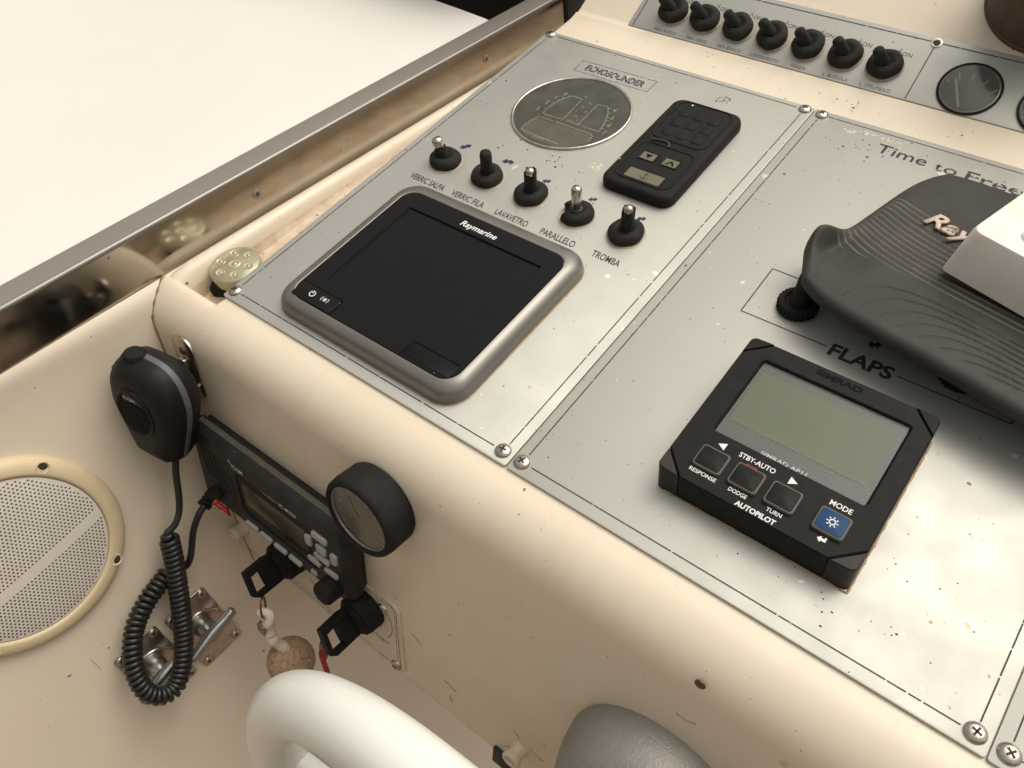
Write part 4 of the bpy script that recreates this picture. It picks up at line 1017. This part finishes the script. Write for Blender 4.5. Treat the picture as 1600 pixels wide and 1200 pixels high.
part("clip", xf(at(rbox(9, 12, 0, 4, 1.5, .6), 0, 0), Matrix.Translation(knot + DN * 13 - U * 2 + NF * 2) @ Fr((0, 0, 0), U, -DN, NF)), "bezel", t, 40)
part("cork_ball", xf(lathe([(.3, -20)] + [(20 * math.cos(R_(a)), 20 * math.sin(R_(a))) for a in range(-78, 79, 12)] + [(.3, 20)], 36), Matrix.Translation(cork)), "cork", t, 80)
# ---- red tag on the second key
t = thing("key_tag", "small red plastic tag tied to the second ignition key", "key tag", Fr((0, 0, 0)))
c0 = face_pt(158, 148, 40)
part("wire_ring", tube([tuple(c0 - DN * 5 + DN * (7 * math.cos(a)) + (U * .5 + NF * .6).normalized() * (4.5 * math.sin(a))) for a in [i * math.pi / 12 for i in range(24)]], .8, 8, closed=True), "copper", t, 70)
part("red_strip", tube(spline([c0 + DN * 0, c0 + DN * 5 + U * 1, c0 + DN * 10 - U * .5, c0 + DN * 22 + U * 2, c0 + DN * 34 + U * 4], 6), [2.6, 3.2, 3, 2.2, 2.8, 3.4, 3.4, 3, 2.6, 2.2] + [2.2] * 15, 8), "red", t, 60)

# ---- cream caps and the black trim end under the dash edge
def cap_screw(u, d, label):
    t = thing("screw_cap", label, "screw cap", face_frame(u, d), "cream screw caps along the lower edge of the dash front")
    part("stem", lathe([(7, 0), (6.4, 1), (5.6, 2), (5.6, 8)], 28), "cap", t, 45)
    part("head", lathe([(5.6, 7.6), (7.0, 8.4), (7.2, 11.4), (6.4, 12.2), (4.2, 12.2), (3.8, 10.6), (.3, 10.4)], 28), "cap", t, 45)
cap_screw(12, 152, "cream plastic screw cap under the left end of the radio")
cap_screw(319, 152, "cream plastic screw cap near the bottom edge below the dash")
single("edge_clip", rbox(17, 20, -6, 3, 1, .8), "tape", face_frame(306, 184), label="small black clip on the lower edge of the dash", cat="clip")
part_s = single("blind_screw", lathe([(3.0, 0), (3.0, .5), (1.8, 1.1), (.3, 1.2)], 16), "copper", face_frame(418, -44, 0), label="tiny rusty screw head alone on the dash front", cat="screw")

# ================================================================== MICROPHONE
MU, MD, MO = -6.0, -2.0, 33.0
F_mic = face_frame(MU, MD, MO) @ Matrix.Rotation(R_(-3), 4, 'Z') @ Matrix.Rotation(R_(10), 4, 'Y')
t = thing("handset_microphone", "black hand microphone with coiled cord hanging on a steel clip", "microphone", F_mic)
_half = [(0, 46.5), (11, 46), (20, 42.5), (27.5, 34), (31, 21), (31, 8), (27.5, -8), (22.5, -24), (18, -37), (16.2, -43.5), (14, -46), (7, -46.6)]
_ctl = _half + [(0, -46.8)] + [(-x, y) for x, y in _half[:0:-1]]
_out = [(p.x, p.y) for p in spline([(x, y, 0) for x, y in _ctl + [_ctl[0]]], 3)][:-1]
def mic_loop(k, z, dx=0, dy=0):
    return [(x * k + dx, y * (k * .92 + .08) + dy, z) for x, y in _out]
part("body", loft([mic_loop(.55, -19), mic_loop(.78, -17.5), mic_loop(.93, -12), mic_loop(.995, -5), mic_loop(1.0, -2.2), mic_loop(1.0, 2.2), mic_loop(.99, 6), mic_loop(.95, 11), mic_loop(.86, 16), mic_loop(.74, 19), mic_loop(.6, 20.4)]), "mic", t, 50)
part("grey_band", loft([mic_loop(1.0, -2.6), mic_loop(1.016, -2.2), mic_loop(1.016, 2.2), mic_loop(1.0, 2.6)], False, False), "mic_stripe", t, 50)
gr = part("grille_ring", loft([[(17.5 * math.cos(a), 8 + 22 * math.sin(a), z) for a in [i * math.pi / 20 for i in range(40)]] if k == 0 else [((17.5 - ins) * math.cos(a), 8 + (22 - ins) * math.sin(a), z) for a in [i * math.pi / 20 for i in range(40)]] for k, (ins, z) in enumerate(((0, 18.6), (0, 21.4), (1.6, 22.2), (3, 21.4), (3.2, 20.6)))]), "mic", t, 50)
for i in range(9):
    y = -8 + 3.0 * i; hwd = 14.0 * math.sqrt(max(0.05, 1 - ((y - 8) / 19.5) ** 2))
    part("grille_slot", tube([(-hwd, y + 2, 20.9), (0, y, 21.3), (hwd, y - 2, 20.9)], .95, 6), "plastic", gr, 60)
text("ICOM", -6.5, 20.5, 22.0, 5.2, "white_ink", t, width=11, rz=R_(0))
part("talk_button", at(rbox(8, 30, -6, 7, 3, 2), -31, 12), "rubber", t, 50)
part("top_button", xf(lathe([(8.2, 0), (8.2, 6), (7, 8), (.3, 8.4)], 28), Matrix.Translation((-9, 41, 3)) @ Matrix.Rotation(R_(-90), 4, 'X')), "rubber", t, 50)
part("hook_stud", lathe([(5, -19), (5, -24), (7.5, -24.5), (7.5, -27), (.3, -27)], 24), "plastic", t, 50)
# cord
Fi = F_mic.inverted()
def loc(p): return tuple((Fi @ (Vector(p) * MM)) * 1000)
boot_a = F_mic @ (Vector((2, -44, -1)) * MM) * 1000
lead = [boot_a, wall_pt(-97, 112, 26), wall_pt(-104, 122, 26), wall_pt(-115, 141, 26), wall_pt(-123, 151, 26), wall_pt(-131, 156, 26), wall_pt(-138, 157, 25)]
part("cord_boot", tube([loc(boot_a), loc(boot_a + (lead[1] - boot_a) * .5), loc(lead[1])], [5.4, 4.8, 4.2], 14), "cord", t, 50)
sp = spline(lead, 10)
part("cord_lead", tube([loc(p) for p in sp], 2.7, 10), "cord", t, 60)
coil_path = [wall_pt(-138, 157, 25), wall_pt(-149, 180, 25), wall_pt(-168, 214, 25), wall_pt(-187, 244, 26), wall_pt(-204, 262, 29), wall_pt(-219, 269, 32), wall_pt(-230, 262, 33), wall_pt(-233, 247, 30), wall_pt(-224, 226, 24), wall_pt(-206, 208, 18), wall_pt(-186, 199, 15), wall_pt(-168, 196, 13), wall_pt(-155, 194, 12)]
hx = helix(spline(coil_path, 12), 5.9, 4.7, 14)
part("coiled_cord", tube([loc(p) for p in hx], 2.3, 8), "cord", t, 70)
plug_p = face_pt(22, 82, 22)
tail = [wall_pt(-155, 194, 12), wall_pt(-147, 200, 15), wall_pt(-141, 195, 20), wall_pt(-134, 187, 22), wall_pt(-124, 175, 23), wall_pt(-113, 165, 26), wall_pt(-104, 161, 27)]
part("cord_tail", tube([loc(p) for p in spline(tail, 8)], 2.8, 10), "cord", t, 60)
pl = spline([wall_pt(-105, 161, 27), wall_pt(-96, 160, 26), plug_p], 10)
part("plug", tube([loc(p) for p in pl], [5.2 + (.9 if i % 3 == 0 else -.4) for i in range(len(pl))], 14), "rubber", t, 60)
part("plug_tag", tube([loc(p) for p in spline([face_pt(26, 84, 27), face_pt(31, 88, 26), face_pt(35, 91, 24), face_pt(37, 97, 23)], 4)], [2.8, 3.2, 2.6, 2, 2.6, 2.2, 1.6, 2, 2.4, 2, 1.5, 1.4, 1.2], 7), "red", t, 50)

# ---- microphone clip
t = thing("microphone_clip", "small rusty steel microphone clip screwed to the dash front", "clip", face_frame(-14, -14))
part("back_plate", at(rbox(27, 56, 0, 1.6, 12, .4, 8, 2), 3, 2, 0, .12), "chrome", t, 40)
for sx in (-1, 1):
    part("side_arm", tube([(9 * sx, -14, 1), (10 * sx, -12, 8), (9.5 * sx, 0, 10), (8 * sx, 12, 9)], [1.6, 1.8, 1.8, 1.4], 8), "chrome", t, 50)
part("centre_tongue", at(rbox(8, 16, 2, 5, 2, .8), 0, 3), "chrome", t, 40)
part("screw", at(lathe([(3.4, 1.4), (3.2, 2.4), (.3, 3)], 16), 0, 17), "copper", t)
part("tail_loop", tube([(-3, -22, 1.2), (-4, -30, 3), (0, -33, 4), (4, -30, 3), (3, -22, 1.2)], 1.2, 8), "chrome", t, 60)

# ================================================================== SPEAKER ON THE SIDE WALL
t = thing("speaker", "round speaker with white perforated grille and yellowed ring on the side wall", "speaker", wall_frame(-220.5, 99))
part("ring", lathe([(76.6, 0), (77, 2.5), (75.4, 6), (71, 8.2), (66, 9.0), (64, 8.6), (63.2, 7.2), (63.0, 4)], 96, cap0=False, cap1=False), "ring", t, 60)
part("grille", lathe([(63.2, 5.2), (62.4, 7.6), (55, 9.0), (30, 10.6), (.3, 11.2)], 72, cap0=False), "grille", t, 60)
def gz(r_): return np.interp(r_, [0, 30, 55, 62.4], [11.2, 10.6, 9.0, 7.6])
hv, hf = [], []
pit = 2.95
yy = -62; row = 0
while yy < 62:
    xx = -62 + (pit / 2 if row % 2 else 0)
    while xx < 62:
        r_ = math.hypot(xx, yy)
        if r_ < 60.6 and not (-17.5 < yy < -10.0):
            b0 = len(hv); zc = float(gz(r_)) + .12
            hv += [(xx + .78 * math.cos(i * math.pi / 3), yy + .78 * math.sin(i * math.pi / 3), zc) for i in range(6)]
            hf.append(tuple(range(b0, b0 + 6)))
        xx += pit
    yy += pit * .866; row += 1
ho = part("perforations", (hv, hf), "hole", t, None); ho["kind"] = "stuff"
for a in (38, -52, 128, 218):
    x, y = 70 * math.cos(R_(a)), 70 * math.sin(R_(a))
    c_ = part("screw_recess", at(lathe([(4.9, 8.3), (4.6, 9.1), (3.9, 8.9), (3.5, 8.2)], 20, cap0=False, cap1=False), x, y), "ring", t, 60)
    part("screw", at(join(lathe([(3.6, 8.2), (.3, 8.9)], 14, cap0=False)), x, y), "slot", c_)

# ================================================================== TWO FLUSH LATCHES
def latch(c, ax, ay, label, hrot):
    c = Vector(c); ax = Vector(ax).normalized(); ay = Vector(ay)
    t = thing("flush_latch", label, "latch", Fr(c + NW * 0.2, ax, ay, NW), "steel flush latches on the side wall")
    part("plate", rbox(41, 71, 0, 2.2, 3.5, .6), "chrome", t, 40)
    part("bowl", lathe([(18.6, 2.2), (18.2, 3.4), (17, 3.8), (15.6, 3.0), (13.5, 2.4), (.3, 2.3)], 48, cap0=False), "chrome", t, 70)
    for i, (x, y) in enumerate(((-15.5, -30.5), (15.5, -30.5), (-15.5, 30.5), (15.5, 30.5))): screw_at(t, x, y, 2.0, 3.6, .4 + i)
    part("pivot", lathe([(9, 2.4), (8.4, 7), (7, 9.5), (5, 13), (.3, 13.4)], 28), "zinc", t, 50)
    hp = spline([(-27, -1, 16.5), (-14, -.5, 16), (0, 0, 15), (14, .5, 16), (27, 1, 16.5)], 6)
    rr = [5.4 + 1.2 * math.exp(-((i - 12) / 5) ** 2) for i in range(len(hp))]; rr[0] = rr[-1] = 2.4
    part("handle", tube([tuple(p) for p in hp], rr, 12, flat=.8), "zinc", t, 70, F=Matrix.Rotation(hrot, 4, 'Z'))
latch((15.5, -217, -254), (.02, 1, -.06), (-.28, .16, .94), "steel flush latch with cast handle inside the loop of coiled cord", R_(8))
latch((18, -170, -260), (.02, 1, -.06), (-.28, .16, .94), "steel flush latch with cast handle to the right of the coiled cord", R_(8))

# ================================================================== STEERING WHEEL AND HUB
t = thing("helm_wheel", "white steering wheel rim at the bottom of the picture", "steering wheel", Fr((386, -196, -108), U, -DN, NF))
def sup(a, k=2.5):
    c, s_ = math.cos(a), math.sin(a)
    return (154 * math.copysign(abs(c) ** (2 / k), c), 148 * math.copysign(abs(s_) ** (2 / k), s_), 0)
part("rim", tube([sup(i * 2 * math.pi / 160) for i in range(160)], 17.2, 32, closed=True), "wheel", t, 80)
for a in (150, 172, 20, 270):
    a = R_(a)
    part("spoke", tube([(140 * math.cos(a), 140 * math.sin(a), -3), (80 * math.cos(a), 80 * math.sin(a), -16), (25 * math.cos(a), 25 * math.sin(a), -26)], [9, 9.5, 11], 16, flat=.6), "spoke", t, 70)
part("boss", lathe([(34, -46), (36, -34), (33, -24), (24, -21), (.3, -20)], 40), "spoke", t, 50)
t = thing("steering_hub", "grey hammered metal steering hub dome on the dash front", "steering hub", face_frame(413, 67))
part("dome", lathe([(56, 0), (57, 4), (55, 18), (50, 32), (39, 42), (24, 46), (22, 50), (21, 80), (.3, 80)], 40), "hub", t, 30)

# ================================================================== CRUMBS AND DIRT ON THE PANEL
rr = random.Random(21)
def crumbs(clusters, m, name, label):
    parts = []
    for cx, cy, sx, sy, n, smax in clusters:
        for _ in range(n):
            x, y = rr.gauss(cx, sx), rr.gauss(cy, sy); q = rr.uniform(.3, 1) ** 2 * smax + .12
            k = rr.choice((4, 5, 6)); a0 = rr.random() * 6; el = rr.uniform(.5, 1.6)
            base_ = [(x + q * el * math.cos(a0 + 2 * math.pi * i / k), y + q * math.sin(a0 + 2 * math.pi * i / k), .05) for i in range(k)]
            vv = base_ + [(x + rr.uniform(-.2, .2) * q, y + rr.uniform(-.2, .2) * q, .1 + q * .7)]
            parts.append((vv, [(i, (i + 1) % k, k) for i in range(k)]))
    single(name, join(*parts), m, None, None, label=label, cat="dirt", kind="stuff")
crumbs([(105, 245, 22, 6, 16, .9), (140, 250, 14, 8, 10, .8), (38, 209, 3, 5, 7, .9), (312, 372, 12, 8, 16, .9), (290, 330, 30, 30, 8, .5), (330, 372, 8, 6, 10, .7), (300, 300, 160, 70, 26, .45),
        (250, 425, 120, 8, 14, .7), (285, 424, 8, 5, 9, 1.0), (470, 60, 40, 30, 30, .5), (300, 30, 30, 15, 14, .5), (150, 100, 100, 70, 14, .35), (420, 24, 60, 6, 26, .5)],
       "crumb", "dirt_crumbs", "dark crumbs of dirt scattered over the silver panels")

# hair-thin scuffs and dried drips on the flat of the dash front and the side wall
rs = random.Random(77); sv = []
for k in range(26):
    if k % 3 == 0: fp = lambda a, b: wall_pt(-330 + 190 * a, 40 + 300 * b, .25)
    else: fp = lambda a, b: face_pt(215 + 420 * a, -18 + 190 * b, .2)
    a0, b0 = rs.random(), rs.random(); ang = rs.uniform(0, 6.28); pts_ = []
    for i in range(6):
        pts_.append(fp(a0, b0)); ang += rs.uniform(-.5, .5); a0 += .006 * math.cos(ang); b0 += .010 * math.sin(ang)
    sv.append(tube([tuple(p) for p in pts_], [rs.uniform(.1, .28) for _ in pts_], 5))
single("scuff_marks", join(*sv), "sealdark", None, 60, label="fine brown scuffs and hairs on the cream moulding", cat="dirt", kind="stuff")
